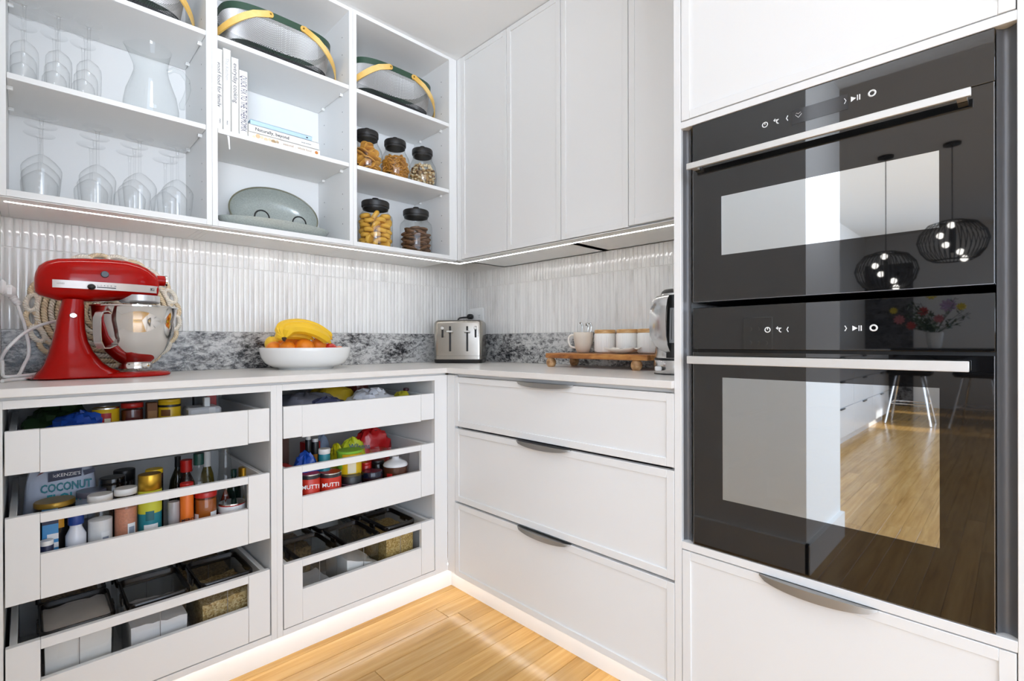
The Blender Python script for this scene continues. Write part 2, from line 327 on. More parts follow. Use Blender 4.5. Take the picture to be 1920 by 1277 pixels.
# ---------------------------------------------------------------- left drawer banks
def bank(x0,x1,label,stl,str_,fr):
    t=thing('drawer_cabinet',label,'cabinet',(0,0,0),group='open pull-out drawer banks')
    m=MB()
    f0,f1=-DB,-DB+.020
    m.box(stl,x0,f0,f1,.111,.892,b=.0008);m.box(x1,str_,f0,f1,.111,.892,b=.0008)
    m.box(x0,x1,f0,f1,.873,.892);m.box(x0,x1,f0,f1,.111,.129)
    m.build('face_frame',WHITE,t)
    c=MB();c.box(x0-.012,x0,f1,-.02,.115,.885);c.box(x1,x1+.012,f1,-.02,.115,.885);c.box(x0,x1,-.028,-.02,.115,.885);c.box(x0,x1,f1,-.02,.111,.125);c.box(x0,x1,f1,-.02,.876,.885);c.box(stl,str_,-.545,-.02,.8855,.8995)
    c.build('carcass',WHITEIN,t)
    for z0,z1,w,hs in fr:
        d=bpy.data.objects.new('drawer',None);COL.objects.link(d);d.parent=t
        a,b=x0+.003,x1-.004;F0,F1=-DB-.001,-DB+.015
        p=MB();wa,wb=a+.058,b-.060
        if w:
            p.box(wa,wb,F0+.0012,F1,z0,w[0],b=.0005);p.box(wa,wb,F0+.0012,F1,w[1],z1,b=.0005)
        else: p.box(wa,wb,F0+.0012,F1,z0-.002,z1,b=.0005)
        p.box(a,wa-.0006,F0,F1,z0+.001,z1+.0005,b=.0006);p.box(wb+.0006,b,F0,F1,z0+.001,z1+.0005,b=.0006)
        p.build('drawer_front',WHITE,d)
        for s in (a+.006,b-.019):
            q=MB();q.box(s,s+.013,F1,-.06,z0+.004,z1-.004 if z1>.7 else z1-.004,b=.001);q.build('drawer_side',WHITEIN,d)
        q=MB();q.box(a+.019,b-.019,-.075,-.06,z0+.004,z1+hs,b=.001);q.build('drawer_back',WHITEIN,d)
        q=MB();q.box(a+.019,b-.019,F1,-.075,z0+.004,z0+.016);q.build('drawer_bottom',WHITEIN,d)
    return t
bank(-1.797,-1.226,'white drawer bank under the red mixer, three drawers ajar full of groceries',-1.811,-1.209,[(.722,.822,None,.02),(.425,.625,(.529,.603),.0),(.132,.331,(.236,.308),.0)])
bank(-1.192,-.618,'white drawer bank under the fruit bowl, three narrow open-topped drawers',-1.209,-.557,[(.722,.822,None,.02),(.429,.629,(.530,.608),.0),(.131,.331,(.236,.308),.0)])
# ---------------------------------------------------------------- shaker fronts facing -X
def shaker(m,x,y0,y1,z0,z1,t=.019,rail=.022,rec=.004):
    # front plane x, y0>y1
    m.box(x,x+t,y0,y0-rail,z0,z1,b=.0008);m.box(x,x+t,y1+rail,y1,z0,z1,b=.0008)
    m.box(x,x+t,y0-rail,y1+rail,z1-rail,z1,b=.0008);m.box(x,x+t,y0-rail,y1+rail,z0,z0+rail,b=.0008)
    m.box(x+rec,x+t-.001,y0-rail,y1+rail,z0+rail,z1-rail)
    return m
def lip_handle(x,yc,z,L,drop,parent):
    # segment-of-circle pull hooked over the top edge of the front
    m=MB();n=16;top=[];
    arc=[(yc+L/2-L*i/n,-drop*(1-(2*i/n-1)**2)**.75) for i in range(n+1)]
    o=[(x-.016*(1-(2*i/n-1)**2)**.6-.0022,yc+L/2-L*i/n,z+.0015) for i in range(n+1)]
    r0=[];r1=[]
    vs=[];fs=[]
    for i in range(n+1):
        y=yc+L/2-L*i/n;k=max(0,1-(2*i/n-1)**2);p=.017*k**.5+.002;dz=drop*k**.6+.001
        vs+=[(x+.006,y,z+.002),(x-p,y,z+.002),(x-p-.0015,y,z-dz),(x-p+.0005,y,z-dz),(x-p+.002,y,z),(x+.006,y,z)]
    for i in range(n):
        for j in range(6): a=i*6+j;b=i*6+(j+1)%6;fs.append((a,b,b+6,a+6))
    fs.append(tuple(range(6)));fs.append(tuple(n*6+j for j in range(6)))
    m.add(vs,fs);return m.build('handle',DSTEEL,parent,angle=45)
t=thing('drawer_cabinet','white base unit with three closed drawers and curved metal pulls','cabinet')
bxs((-DB,-DB+.018,-.604,-DB,.111,.892),b=.0008).build('corner_filler',WHITE,t)
c=MB();c.box(-DB+.022,-.02,-.62,-.604,.111,.899);c.box(-DB+.022,-.02,-1.528,-1.512,.111,.899);c.box(-.03,-.02,-1.512,-.62,.111,.899);c.box(-DB+.022,-.02,-1.512,-.62,.111,.127);c.box(-.5365,-.03,-1.528,-.5365,.8868,.8995)
c.build('carcass',WHITEIN,t)
for z0,z1,yc,L,lb in ((.6935,.886,-1.075,.243,0),(.4,.6845,-1.067,.235,0),(.107,.392,-1.068,.23,0)):
    d=shaker(MB(),-DB,-.6055,-1.5275,z0,z1).build('drawer',WHITE,t);lip_handle(-DB,yc,z1,L,.013,d)
# ---------------------------------------------------------------- oven tower
t=thing('oven_tower','tall white cabinet housing the two black ovens','cabinet')
m=MB();Y0,N0,N1,Y1=-1.5284,-1.5478,-2.1529,-2.178
m.box(-DB,-.01,N0,Y0,0.1,2.3455,b=.0008);m.box(-DB,-.01,Y1,N1,.1,2.3455,b=.0008)
m.box(-DB,-.3,N1,N0,1.5673,1.5845,b=.0008);m.box(-DB,-.3,N1,N0,.490,.5094,b=.0008)
m.build('frame',WHITE,t)
shaker(MB(),-DB,N0-.0015,N1+.0015,1.587,2.3435).build('door',WHITE,t)
d=shaker(MB(),-DB,N0-.0015,N1+.0015,.107,.4875).build('drawer',WHITE,t);lip_handle(-DB,-1.848,.4875,.222,.017,d)
def strip(y0,y1):
    m=MB();n=8;vs=[];fs=[]
    for i in range(n+1):
        y=y0+(y1-y0)*i/n;dx=.010*math.sin(PI*i/n)
        vs+=[(-DB+.012+dx,y,.5095),(-DB+.012+dx,y,1.567)]
    m.add(vs,[(2*i,2*i+1,2*i+3,2*i+2) for i in range(n)]);return m
strip(N0,-1.5695).build('side_trim',NICHE,t);strip(-2.1275,N1).build('side_trim',NICHE,t)
bxs((-.02,-.012,N1,N0,.5095,1.567)).build('back_panel',BLACK,t)
# ---------------------------------------------------------------- ovens
ICON=mat('panel_icon_white','D8D8D8',.5,emit='D8D8D8',es=.25)
BODYB=mat('oven_body_black','0C0C0D',.3,var=.1)
EDGE=mat('glass_edge_steel','8E8E90',.25,.9)
def oven(label,y0,y1,zp,zd,win,hy0,hy1,hz,ic,pane,icz):
    # zp=(z0,z1) control panel, zd=(z0,z1) door, win=(y0,y1,z0,z1)
    t=thing('oven',label,'oven');X=-DB+.001
    z0=min(zp[0],zd[0]);z1=max(zp[1],zd[1])
    c=MB();c.box(X+.03,-.05,y1,y1+.01,z0,z1);c.box(X+.03,-.05,y0-.01,y0,z0,z1);c.box(X+.03,-.05,y1,y0,z0,z0+.01);c.box(X+.03,-.05,y1,y0,z1-.01,z1);c.box(-.06,-.05,y1,y0,z0,z1)
    c.box(X+.025,X+.035,y1,win[1],z0,z1);c.box(X+.025,X+.035,win[0],y0,z0,z1);c.box(X+.025,X+.035,win[1],win[0],z0,win[2]);c.box(X+.025,X+.035,win[1],win[0],win[3],z1)
    c.build('housing',BODYB,t)
    p=MB();p.box(X,X+.024,y1,y0,zp[0],zp[1],b=.0012);p=p.build('control_panel',OVENB,t)
    d=MB();d.box(X,X+.02,win[0],y0-.001,zd[0],zd[1]);d.box(X,X+.02,y1+.001,win[1],zd[0],zd[1]);d.box(X,X+.02,win[1],win[0],zd[0],win[2]);d.box(X,X+.02,win[1],win[0],win[3],zd[1])
    d=d.build('door',OVENB,t,smooth=False)
    e=MB();w=.0012
    for q in ((y0-.001,y0-.001-w,zd[0],zd[1]),(y1+.001,y1+.001+w,zd[0],zd[1]),(y1,y0,zd[0],zd[0]+w)): e.box(X-.0006,X+.001,*q)
    e.build('glass_edge',EDGE,d)
    bxs((X+.0005,X+.003,win[1],win[0],win[2],win[3])).build('window_pane',pane,d,smooth=False)
    h=MB();h.box(X-.034,X-.026,hy1,hy0,hz[0],hz[1],b=.001);h.box(X-.026,X-.002,hy1+.006,hy1+.02,hz[0]+.003,hz[1]-.004);h.box(X-.026,X-.002,hy0-.02,hy0-.006,hz[0]+.003,hz[1]-.004)
    h.build('handle',HANDLEW,d)
    # icons
    for k,(iy,g) in enumerate(ic):
        m=MB();xx=X-.0004
        def ring(cy,cz,r,a0=0,a1=2*PI,w=.0011):
            m.tube([(xx,cy+r*math.cos(a0+(a1-a0)*j/14),cz+r*math.sin(a0+(a1-a0)*j/14)) for j in range(15)],w,4)
        z=icz;s=.0055
        if g=='power': ring(iy,z,s);m.tube([(xx,iy,z),(xx,iy,z+s)],.0009,4)
        elif g=='back': ring(iy-.002,z-.001,s*.8,-PI/2,PI/2);m.tube([(xx,iy,z+s*.6),(xx,iy+.007,z+s*.6)],.0009,4);m.tube([(xx,iy+.005,z+.0065),(xx,iy+.0085,z+s*.6),(xx,iy+.005,z+.0005)],.0009,4)
        elif g=='lp': ring(iy,z,s,PI*.15-PI/2+PI/2+.3,PI*.85)
        elif g=='left': m.tube([(xx,iy,z+s),(xx,iy+.003,z),(xx,iy,z-s)],.001,4)
        elif g=='right': m.tube([(xx,iy,z+s),(xx,iy-.003,z),(xx,iy,z-s)],.001,4)
        elif g=='heart': m.tube([(xx,iy,z-s),(xx,iy+.006,z+.001),(xx,iy+.004,z+.005),(xx,iy,z+.0025),(xx,iy-.004,z+.005),(xx,iy-.006,z+.001),(xx,iy,z-s)],.0008,4)
        elif g=='play':
            m.add([(xx,iy+.008,z+s),(xx,iy+.008,z-s),(xx,iy-.001,z)],[(0,1,2)]);m.box(xx,xx+.0003,iy-.004,iy-.0025,z-s,z+s);m.box(xx,xx+.0003,iy-.008,iy-.006,z-s,z+s)
        elif g=='menu': m.box(xx,xx+.0003,iy-.006,iy+.006,z-s,z+s*.6)
        elif g=='gear': ring(iy,z,s,w=.0016)
        m.build('control_icon',ICON,p,smooth=False)
    return t
def iy(px): return at(px,200,'x',-DB).y
IC=[(iy(1434),'power'),(iy(1458),'back'),(iy(1477),'left'),(iy(1583),'right'),(iy(1604),'play'),(iy(1635),'gear')]
o1=oven('black compact oven with wide silver handle, upper of the pair',-1.5785,-2.1265,(1.4735,1.566),(1.1205,1.4725),(-1.651,-2.052,1.231,1.3735),-1.5785,-2.097,(1.4475,1.4625),IC+[(iy(1497),'heart'),(iy(1556),'menu')],PANEU,1.515)
o2=oven('black built-in oven with tall window, lower of the pair',-1.5785,-2.1265,(1.002,1.106),(.511,.995),(-1.6525,-2.052,.6385,.9345),-1.5785,-2.094,(.967,.986),[(iy(1438),'power'),(iy(1462),'back'),(iy(1477),'left'),(iy(1583),'right'),(iy(1606),'play'),(iy(1637),'gear')],PANE,1.048)
DISP=mat('unlit_display_glass','2E2E30',.08)
for ch in o1.children:
    if ch.name.startswith('control_panel'): bxs((-DB+.0002,-DB+.002,iy(1590),iy(1484),1.497,1.528)).build('display',DISP,ch,smooth=False)
for z in (.705,.765,.83):   # wire racks inside the lower oven
    m=MB()
    for yy in (-1.64,-2.08): m.tube([(-.50,yy,z),(-.10,yy,z)],.004,6)
    for xx in (-.50,-.10): m.tube([(xx,-1.64,z),(xx,-2.08,z)],.004,6)
    for i in range(15): m.tube([(-.50,-1.66-i*.028,z),(-.10,-1.66-i*.028,z)],.0018,5)
    m.build('wire_rack',CHROME,o2)
# ---------------------------------------------------------------- open shelf units
ZB,ZF=1.4063,1.4245
HOLE=mat('pin_hole_dark','4A4A48',.8)
def shelf_unit(x0,x1,l,r,label,wr_=0):
    t=thing('open_shelf_unit',label,'shelf unit',group='open shelf units above the worktop')
    b=MB();b.box(l,x0,-DU,-.006,ZB,2.3455,b=.0006);b.box(x1,r,-DU,-.006,ZB,2.3455,b=.0006);b.box(x0,x1,-DU,-.006,ZB,ZF,b=.0006);b.box(x0,x1,-DU,-.006,2.3310,2.3455,b=.0006);b.box(x0,x1,-.018,-.006,ZF,2.331)
    b.build('carcass',WHITE,t)
    for zt in (1.7305,2.0365):
        s=MB();s.box(x0+.001,x1-.001,-DU+.001,-.02,zt-.0155,zt,b=.0007);s=s.build('shelf',WHITE,t)
        for xx,sg in ((x0,1),(x1,-1)):
            for yy in (-.25,-.08):
                p=MB();p.lathe([(.0001,0),(.006,0),(.006,.004),(.003,.006),(.003,.011)],8,cap0=True,cap1=True);p.M=Matrix.Identity(4)
                q=MB();q.M=Matrix.Translation((xx,yy,zt-.0205))@Matrix.Rotation(sg*PI/2,4,'Y');q.cyl(.0045,0,.012,8);q.M=Matrix.Identity(4);q.box(xx,xx+sg*.012,yy-.006,yy+.006,zt-.019,zt-.0158,b=.0005)
                q.build('shelf_pin',WPLAS,s)
    h=MB()
    for xx,sg in ((x0,1),(x1,-1)):
        for yy in (-.25,-.08):
            for zz in (1.50,1.56,1.62,1.80,1.87,1.95,2.10,2.18,2.25):
                h.M=Matrix.Translation((xx,yy,zz))@Matrix.Rotation(sg*PI/2,4,'Y');h.lathe([(.0001,.0003),(.0024,.0003)],8)
    hh=h.build('pin_hole',HOLE,t);hh['kind']='stuff'
    return t
shelf_unit(-1.794,-1.3385,-1.811,-1.3225,'open white shelf unit holding the glassware and jug')
shelf_unit(-1.306,-.846,-1.3220,-.8307,'open white shelf unit holding the cookbooks and grey dishes')
shelf_unit(-.8147,-.3555,-.8302,-.3105,'open white shelf unit holding the black-lidded jars')
# ---------------------------------------------------------------- wall cupboards
def cupboard(y0,y1,doors,label):
    t=thing('wall_cupboard',label,'cupboard',group='white wall cupboards')
    b=MB();b.box(-DU+.021,-.006,y1,y1+.016,ZB,2.3455);b.box(-DU+.021,-.006,y0-.016,y0,ZB,2.3455);b.box(-DU+.021,-.006,y1,y0,ZB,ZB+.016);b.box(-.016,-.006,y1,y0,ZB,2.3455);b.box(-DU+.021,-.006,y1,y0,2.32,2.3455)
    b.build('carcass',WHITE,t)
    for a,e,z in doors: shaker(MB(),-DU,a,e,z,2.344).build('door',WHITE,t)
    return t
cb=cupboard(-.31,-.941,[(-.3435,-.6445,1.4085),(-.6475,-.9395,1.4085)],'pair of tall white cupboard doors next to the jar shelves')
bxs((-DU,-DU+.018,-.342,-.3108,ZB,2.3455)).build('corner_filler',WHITE,cb)
cupboard(-.9415,-1.5275,[(-.943,-1.235,1.4085),(-1.238,-1.526,1.4125)],'pair of tall white cupboard doors beside the oven tower')
tag(bxs((-1.80,-.2445,-.2505,-.2460,1.4026,1.4062)).build('led_strip',LED),'bright light strip under the open shelf units','light strip')
tag(bxs((-.2505,-.2460,-1.52,-.2520,1.4026,1.4062)).build('led_strip',LED),'bright light strip under the wall cupboards','light strip')
for q,lb in (((-1.811,-.3105,-DU+.004,-.255,1.4030,1.4058),'thin white light rail along the front of the open shelf units'),((-DU+.004,-.255,-1.527,-.3105,1.4030,1.4058),'thin white light rail along the front of the wall cupboards')):
    tag(bxs(q,b=.0006).build('light_rail',WHITE),lb,'light rail')
# ---------------------------------------------------------------- contents of the open shelves
Z0,Z1,Z2=1.4245,1.7305,2.0365
ORD=['front','middle','back'];COLN=['first','second','third','fourth']
def wine(prof,label,group,n=28):
    t=thing('wine_glass',label,'glass',group=group)
    m=MB();m.lathe(prof[0],n);m.build('bowl',GLASS,t,angle=60)
    m=MB();m.lathe(prof[1],12);m.build('stem',GLASS,t,angle=60)
    m=MB();m.lathe(prof[2],n);m.build('foot',GLASS,t,angle=60)
    return t
W1=([(.0355,0),(.039,.03),(.0425,.075),(.0425,.083),(.039,.092),(.03,.104),(.016,.117),(.004,.124)],[(.004,.124),(.0036,.15),(.0036,.2),(.005,.222),(.012,.2275)],[(.012,.2275),(.035,.231),(.0365,.2322)])
W2=([(.0255,0),(.0275,.03),(.0285,.075),(.0275,.09),(.022,.101),(.011,.110),(.0038,.116)],[(.0038,.116),(.0034,.15),(.0034,.195),(.005,.212),(.011,.217)],[(.011,.217),(.030,.2205),(.0315,.2217)])
def glass_set(W,pxs,z,rows,row_name,grp,dy):
    p=None
    for ci,(px,py,y0) in enumerate(pxs):
        x=at(px,py,'y',y0).x
        for r in range(rows):
            lb=f'clear wine glass upside down on the {row_name} glass shelf, {ORD[r]} of the {COLN[ci]} column'
            if p is None: p=wine(W,lb,grp);o=p
            else: o=copy_tree(p);o['label']=lb
            o.location=(x+random.uniform(-.002,.002)-r*.002,y0+r*dy+random.uniform(-.002,.002),z);o.rotation_euler=(0,0,random.uniform(0,3))
glass_set(W1,[(79,330,-.248),(184,345,-.25),(262,358,-.252),(334,370,-.255)],Z0,3,'lower','wine glasses on the lower shelf',.088)
glass_set(W2,[(46,110,-.262),(110,120,-.262),(167,130,-.262)],Z1,3,'upper','wine glasses on the upper shelf',.075)
def jug():
    t=thing('glass_jug','clear glass jug with a curled handle beside the upper wine glasses','jug',(at(284,150,'y',-.205).x,-.205,Z1),rz=-.35)
    pr=[(.0001,.004),(.055,.004),(.068,.010),(.073,.03),(.0735,.05),(.067,.09),(.055,.125),(.046,.155),(.0435,.175),(.046,.20),(.052,.228),(.0545,.236)]
    m=MB();n=36;rs=[]
    for r,z in pr:
        ring=[]
        for j in range(n):
            a=2*PI*j/n;k=max(0,math.cos(a-PI))**10*max(0,(z-.16)/.076)
            ring.append(((r+.020*k)*math.cos(a),(r+.004*k)*math.sin(a),z+.004*k))
        rs.append(ring)
    m.rings(rs,True,True);m.lathe([(.05,0),(.068,.002),(.0735,.01)],n);m.build('body',JARG,t,angle=60)
    m=MB();m.tube([(.044,0,.172),(.06,0,.183),(.082,0,.178),(.098,0,.155),(.1,0,.125),(.092,0,.095),(.082,0,.072),(.083,0,.058)],[.007,.0075,.0075,.0075,.008,.0085,.0085,.0075],10);m.build('handle',JARG,t,angle=60)
jug()
# --- wire mesh baskets
GREEN=mat('dark_green_enamel','2F4A3A',.4,var=.04);WIRE=mat('grey_woven_wire','B7B5B3',.42,.75,var=.08);WIRED=mat('dark_woven_wire','2C2C2D',.5,.4)
def sup(a,b,n,p=3.2):
    o=[]
    for j in range(n):
        t=2*PI*j/n;cs,sn=math.cos(t),math.sin(t);o.append((a*abs(cs)**(2/p)*(1 if cs>=0 else -1),b*abs(sn)**(2/p)*(1 if sn>=0 else -1)))
    return o
def wires(m,prof,n,p=3.2):
    # prof: list of (a,b,z); emits crossing flat wires
    rs=[[(x,y,z) for x,y in sup(a,b,n,p)] for a,b,z in prof];nr=len(rs);w=.0008
    def seg(P,Q):
        P,Q=Vector(P),Vector(Q);d=(Q-P)
        if d.length<1e-6:return
        d.normalize();nrm=Vector((P.x,P.y*1.5,0)).normalized();s=d.cross(nrm).normalized()*w;k=nrm*w
        m.add([P-s,P+k,P+s,Q-s,Q+k,Q+s],[(0,1,4,3),(1,2,5,4)])
    for j in range(n):
        for i in range(nr-1): seg(rs[i][j],rs[i+1][(j+1)%n]);seg(rs[i][j],rs[i+1][(j-1)%n])
def basket(a,b,h,label,loc,rz=0,detail=170):
    t=thing('wire_basket',label,'basket',loc,rz,'green rimmed wire baskets')
    m=MB();wires(m,[(a*(.92+.08*k/16),b*(.88+.12*k/16),.050+(h-.068)*k/16) for k in range(17)],detail);m.build('mesh_side',WIRE,t,smooth=False)
    dk=[(a*.92,b*.88,.050),(a*.915,b*.87,.034),(a*.90,b*.85,.020),(a*.87,b*.81,.009),(a*.82,b*.74,.003),(a*.7,b*.55,.001),(a*.45,b*.3,.001),(a*.1,b*.05,.001)]
    m=MB();wires(m,dk,detail);m.rings([[(x,y,z) for x,y in sup(q*.995,s*.99,60)] for q,s,z in dk[1:]],True,False,True);m.build('mesh_base',WIRED,t,smooth=False)
    m=MB();n=80;o=[(a*1.0,b*1.0,h-.020),(a*1.008,b*1.012,h-.020),(a*1.014,b*1.02,h+.004),(a*1.004,b*1.004,h+.004)]
    m.rings([[(x,y,z) for x,y in sup(q,s,n)] for q,s,z in o]+[[(x,y,h-.020) for x,y in sup(a,b,n)]]);m.build('rim',GREEN,t,angle=50)
    for sg in (-1,1):
        P=[];px=sg*a*.30;ex=sg*(a+.025);zt=h-.010;bb=b+.006
        for k in range(25):
            u=k/24;ang=PI*u
            y=-bb*math.cos(ang);s=math.sin(ang)**.55;x=px+(ex-px)*s;z=zt-.112*s**1.5
            P.append(Vector((x,y,z)))
        m=MB();vs=[];wd=.011;th=.0025
        for k,p in enumerate(P):
            T=(P[min(k+1,24)]-P[max(k-1,0)]).normalized();out=Vector((sg*abs(T.y),-p.y/bb*abs(T.x)*1.0 if True else 0,0))
            out=Vector((T.y,-T.x,0)).normalized() if sg>0 else Vector((T.y,-T.x,0)).normalized()*-1
            if out.length<.1: out=Vector((0,-1,0))
            if k in (0,): out=Vector((0,-1,0))
            if k==24: out=Vector((0,1,0))
            up=T.cross(out).normalized()
            vs.append([tuple(p+up*wd+out*0),tuple(p+up*wd+out*th*2),tuple(p-up*wd+out*th*2),tuple(p-up*wd)])
        m.rings(vs,True,True,True)
        for yy,s2 in ((-bb,-1),(bb,1)):
            m.M=Matrix.Translation((px,yy,zt))@Matrix.Rotation(PI/2,4,'X');m.cyl(.011,-.0025*1,.0025,14);m.M=Matrix.Identity(4)
        hd=m.build('handle',BEECH,t,angle=50)
        r=MB()
        for yy in (-bb,bb): r.M=Matrix.Translation((px,yy,zt))@Matrix.Rotation(PI/2,4,'X');r.cyl(.0035,-.0055,.0055,10)
        r.build('rivet',mat('brass_rivet','9B7A35',.35,.9) if 'brass_rivet' not in bpy.data.materials else bpy.data.materials['brass_rivet'],hd)
    return t
b2=basket(.195,.118,.165,'wire basket with green rim on the top shelf above the cookbooks',(-1.075,-.165,Z2+.0005))
for x,lb in ((-.592,'wire basket with green rim above the black-lidded jars'),(-1.568,'wire basket with green rim cut off above the wine glasses')):
    o=copy_tree(b2);o.location=(x,-.165,Z2+.0005);o['label']=lb
# --- books
def book(name,label,x0,x1,y0,y1,z0,z1,cov,upright=True,group='cookbooks on the shelf'):
    t=thing(name,label,'book',((x0+x1)/2,(y0+y1)/2,z0),group=group)
    w,d,h=(x1-x0)/2,(y1-y0)/2,z1-z0;c=.0022;m=MB()
    if upright:
        m.box(-w,-w+c,-d,d,0,h,b=.0005);m.box(w-c,w,-d,d,0,h,b=.0005);m.box(-w,w,-d,-d+c,0,h,b=.0008)
        p=MB();p.box(-w+c,w-c,-d+c,d-.004,.004,h-.004)
    else:
        m.box(-w,w,-d,d,0,c,b=.0005);m.box(-w,w,-d,d,h-c,h,b=.0005);m.box(-w,w,-d,-d+c,0,h,b=.0008)
        p=MB();p.box(-w+.004,w-.004,-d+c,d-.004,c,h-c)
    m.build('cover',cov,t);p.build('page_block',PAPER,t);t['dims']=(w,d,h);return t
CW=mat('white_book_cover','F1F0EC',.45,var=.01);CLB=mat('pale_blue_cover','B9D6EA',.45,var=.05);COFF=mat('cream_cover','ECE7DF',.45,var=.03)
NAVY=mat('navy_print','2B2F55',.6);GREYI=mat('grey_print','6E6E72',.6);PALEI=mat('pale_grey_print','B7B7B8',.6)
SP=(PI/2,PI/2,0)
YF=-.296
bk=book('book','white cookbook half hidden by the shelf divider',-1.3052,-1.2875,YF,YF+.2,Z1,2.000,CW)
text('spine_title','good food for family',.018,GREYI,bk,(-.002,-.1003,.150),SP);text('spine_print','PRESS',.006,GREYI,bk,(0,-.1003,.03),SP)
bk=book('book','tall plain white cookbook with faint spine title',-1.2865,-1.2625,YF,YF+.22,Z1,2.008,CW)
text('spine_title','The Kitchen',.015,PALEI,bk,(0,-.1103,.21),SP);text('spine_print','PRESS',.006,GREYI,bk,(0,-.1103,.03),SP)
m=MB();m.add([(-.004,-.108,.006),(.004,-.108,.006),(-.001,-.119,-.022),(.005,-.119,-.022),(.004,-.116,-.06),(.007,-.116,-.058)],[(0,1,3,2),(2,3,5,4)]);r_=m.build('ribbon',mat('white_satin_ribbon','E9E9EA',.4),bk)
bk=book('book','white cookbook with grey handwritten spine',-1.2615,-1.2385,YF,YF+.21,Z1,1.988,CW)
text('spine_title','everyday cooking',.019,GREYI,bk,(.001,-.1053,.172),SP)
bk=book('book','white cookbook with large navy capitals on its spine',-1.2378,-1.2105,YF,YF+.2,Z1,1.954,CW)
text('spine_title','QUICK FIX TO THE THERMOMIX',.0275,NAVY,bk,(0,-.1003,.1115),SP,sx=.47,bold=0)
def flat(label,x0,x1,y0,d,z0,h,cov): return book('book',label,x0,x1,y0,y0+d,z0,z0+h,cov,False)
bk=flat('cream cookbook lying flat at the bottom of the short stack',-1.2075,-.955,-.29,.19,Z1,.025,COFF)
text('spine_title','simple  .  seasonal  .  whole food',.011,mat('tan_print','B49C84',.6),bk,(.02,-.0953,.0125),(PI/2,0,0))
m=MB();m.M=Matrix.Translation((.112,-.0952,.0125))@Matrix.Rotation(PI/2,4,'X');m.cyl(.006,-.0004,.0004,14);m.build('spine_emblem',mat('orange_emblem','C9803C',.6),bk)
for k in range(7):
    m=MB();m.M=Matrix.Translation((-.108+.013*k,-.0952,.0125+random.uniform(-.003,.003)))@Matrix.Rotation(PI/2,4,'X');m.cyl(random.uniform(.005,.008),-.0003,.0003,10);m.build('cover_photo',mat('cover_photo_tone%d'%k,random.choice(['E7D3B2','D9B98F','F0E6D6','E3C9A4']),.6),bk)
bk=flat('white cookbook lying flat in the middle of the short stack',-1.2065,-.958,-.289,.19,Z1+.0252,.027,CW)
text('spine_title','Naturally, beyond',.016,INK,bk,(-.045,-.0953,.0135),(PI/2,0,0));text('spine_print','sarah britton',.007,GREYI,bk,(.075,-.0953,.0125),(PI/2,0,0))
bk=flat('pale blue cookbook lying flat on top of the short stack',-1.2,-.985,-.288,.18,Z1+.0524,.017,CLB)
m=MB();m.box(.085,.092,-.0906,-.0902,.006,.0105);m.build('spine_emblem',INK,bk)
# --- grey dishes
CEL=mat('speckled_celadon_glaze','A9AFA9',.2,var=.3,scale=220,coat=.3)
t=thing('oval_bowl','deep oval speckled grey-green bowl propped upright on the lowest shelf','bowl',(-1.052,-.098,1.530),rot=(math.radians(76),0,math.radians(-3)))
m=MB();A,B=.162,.108;n=48
pr=[(.30,.30,-.055),(.62,.60,-.052),(.84,.82,-.036),(.95,.94,-.016),(1,1,0),(1.012,1.018,.003),(1.02,1.03,0),(.975,.965,-.02),(.86,.85,-.044),(.63,.62,-.060),(.3,.3,-.063)]
m.rings([[(A*q*math.cos(2*PI*j/n),B*s*math.sin(2*PI*j/n),z) for j in range(n)] for q,s,z in pr],True,True,True);bs_=m.build('bowl_shell',CEL,t,angle=60)
m=MB();m.tube([(A*1.012*math.cos(2*PI*j/64),B*1.02*math.sin(2*PI*j/64),.001) for j in range(64)],.0028,6,closed=True);m.build('rim',mat('olive_brown_rim','75735E',.35),t)
t=thing('plate_stand','black wire plate stand hooked round the propped oval bowl','stand',(0,0,0))
for px,pz in ((491,1.474),(561,1.474)):
    x=at(px,408,'y',-.15).x;m=MB();pts=[(x-.026,-.152,Z0+.003),(x-.026,-.152,1.49)]+[(x-.026*math.cos(PI*k/10),-.152,1.497+.026*math.sin(PI*k/10)) for k in range(11)]+[(x+.026,-.152,1.49),(x+.026,-.152,Z0+.003)]
    m.tube(pts,.0028,6);m.build('hook',BLACK,t)
m=MB();m.tube([(-1.12,-.152,Z0+.003),(-.955,-.152,Z0+.003)],.0028,6);m.tube([(-1.12,-.152,Z0+.003),(-1.12,-.03,Z0+.003),(-1.12,-.025,1.6)],.0028,6);m.tube([(-.955,-.152,Z0+.003),(-.955,-.03,Z0+.003),(-.955,-.025,1.6)],.0028,6);m.build('frame',BLACK,t)
t=thing('oval_platter','shallow oval speckled grey-green platter in front of the propped bowl','platter',(-1.085,-.205,Z0))
m=MB();A,B=.198,.094
pr=[(.60,.5,.002),(.62,.52,0),(.78,.74,.006),(.93,.92,.018),(1,1,.036),(1.005,1.01,.039),(.985,.98,.039),(.9,.88,.024),(.72,.68,.010),(.3,.3,.008)]
m.rings([[(A*q*math.cos(2*PI*j/n),B*s*math.sin(2*PI*j/n),z) for j in range(n)] for q,s,z in pr],True,True,True);m.build('platter_shell',CEL,t,angle=60)
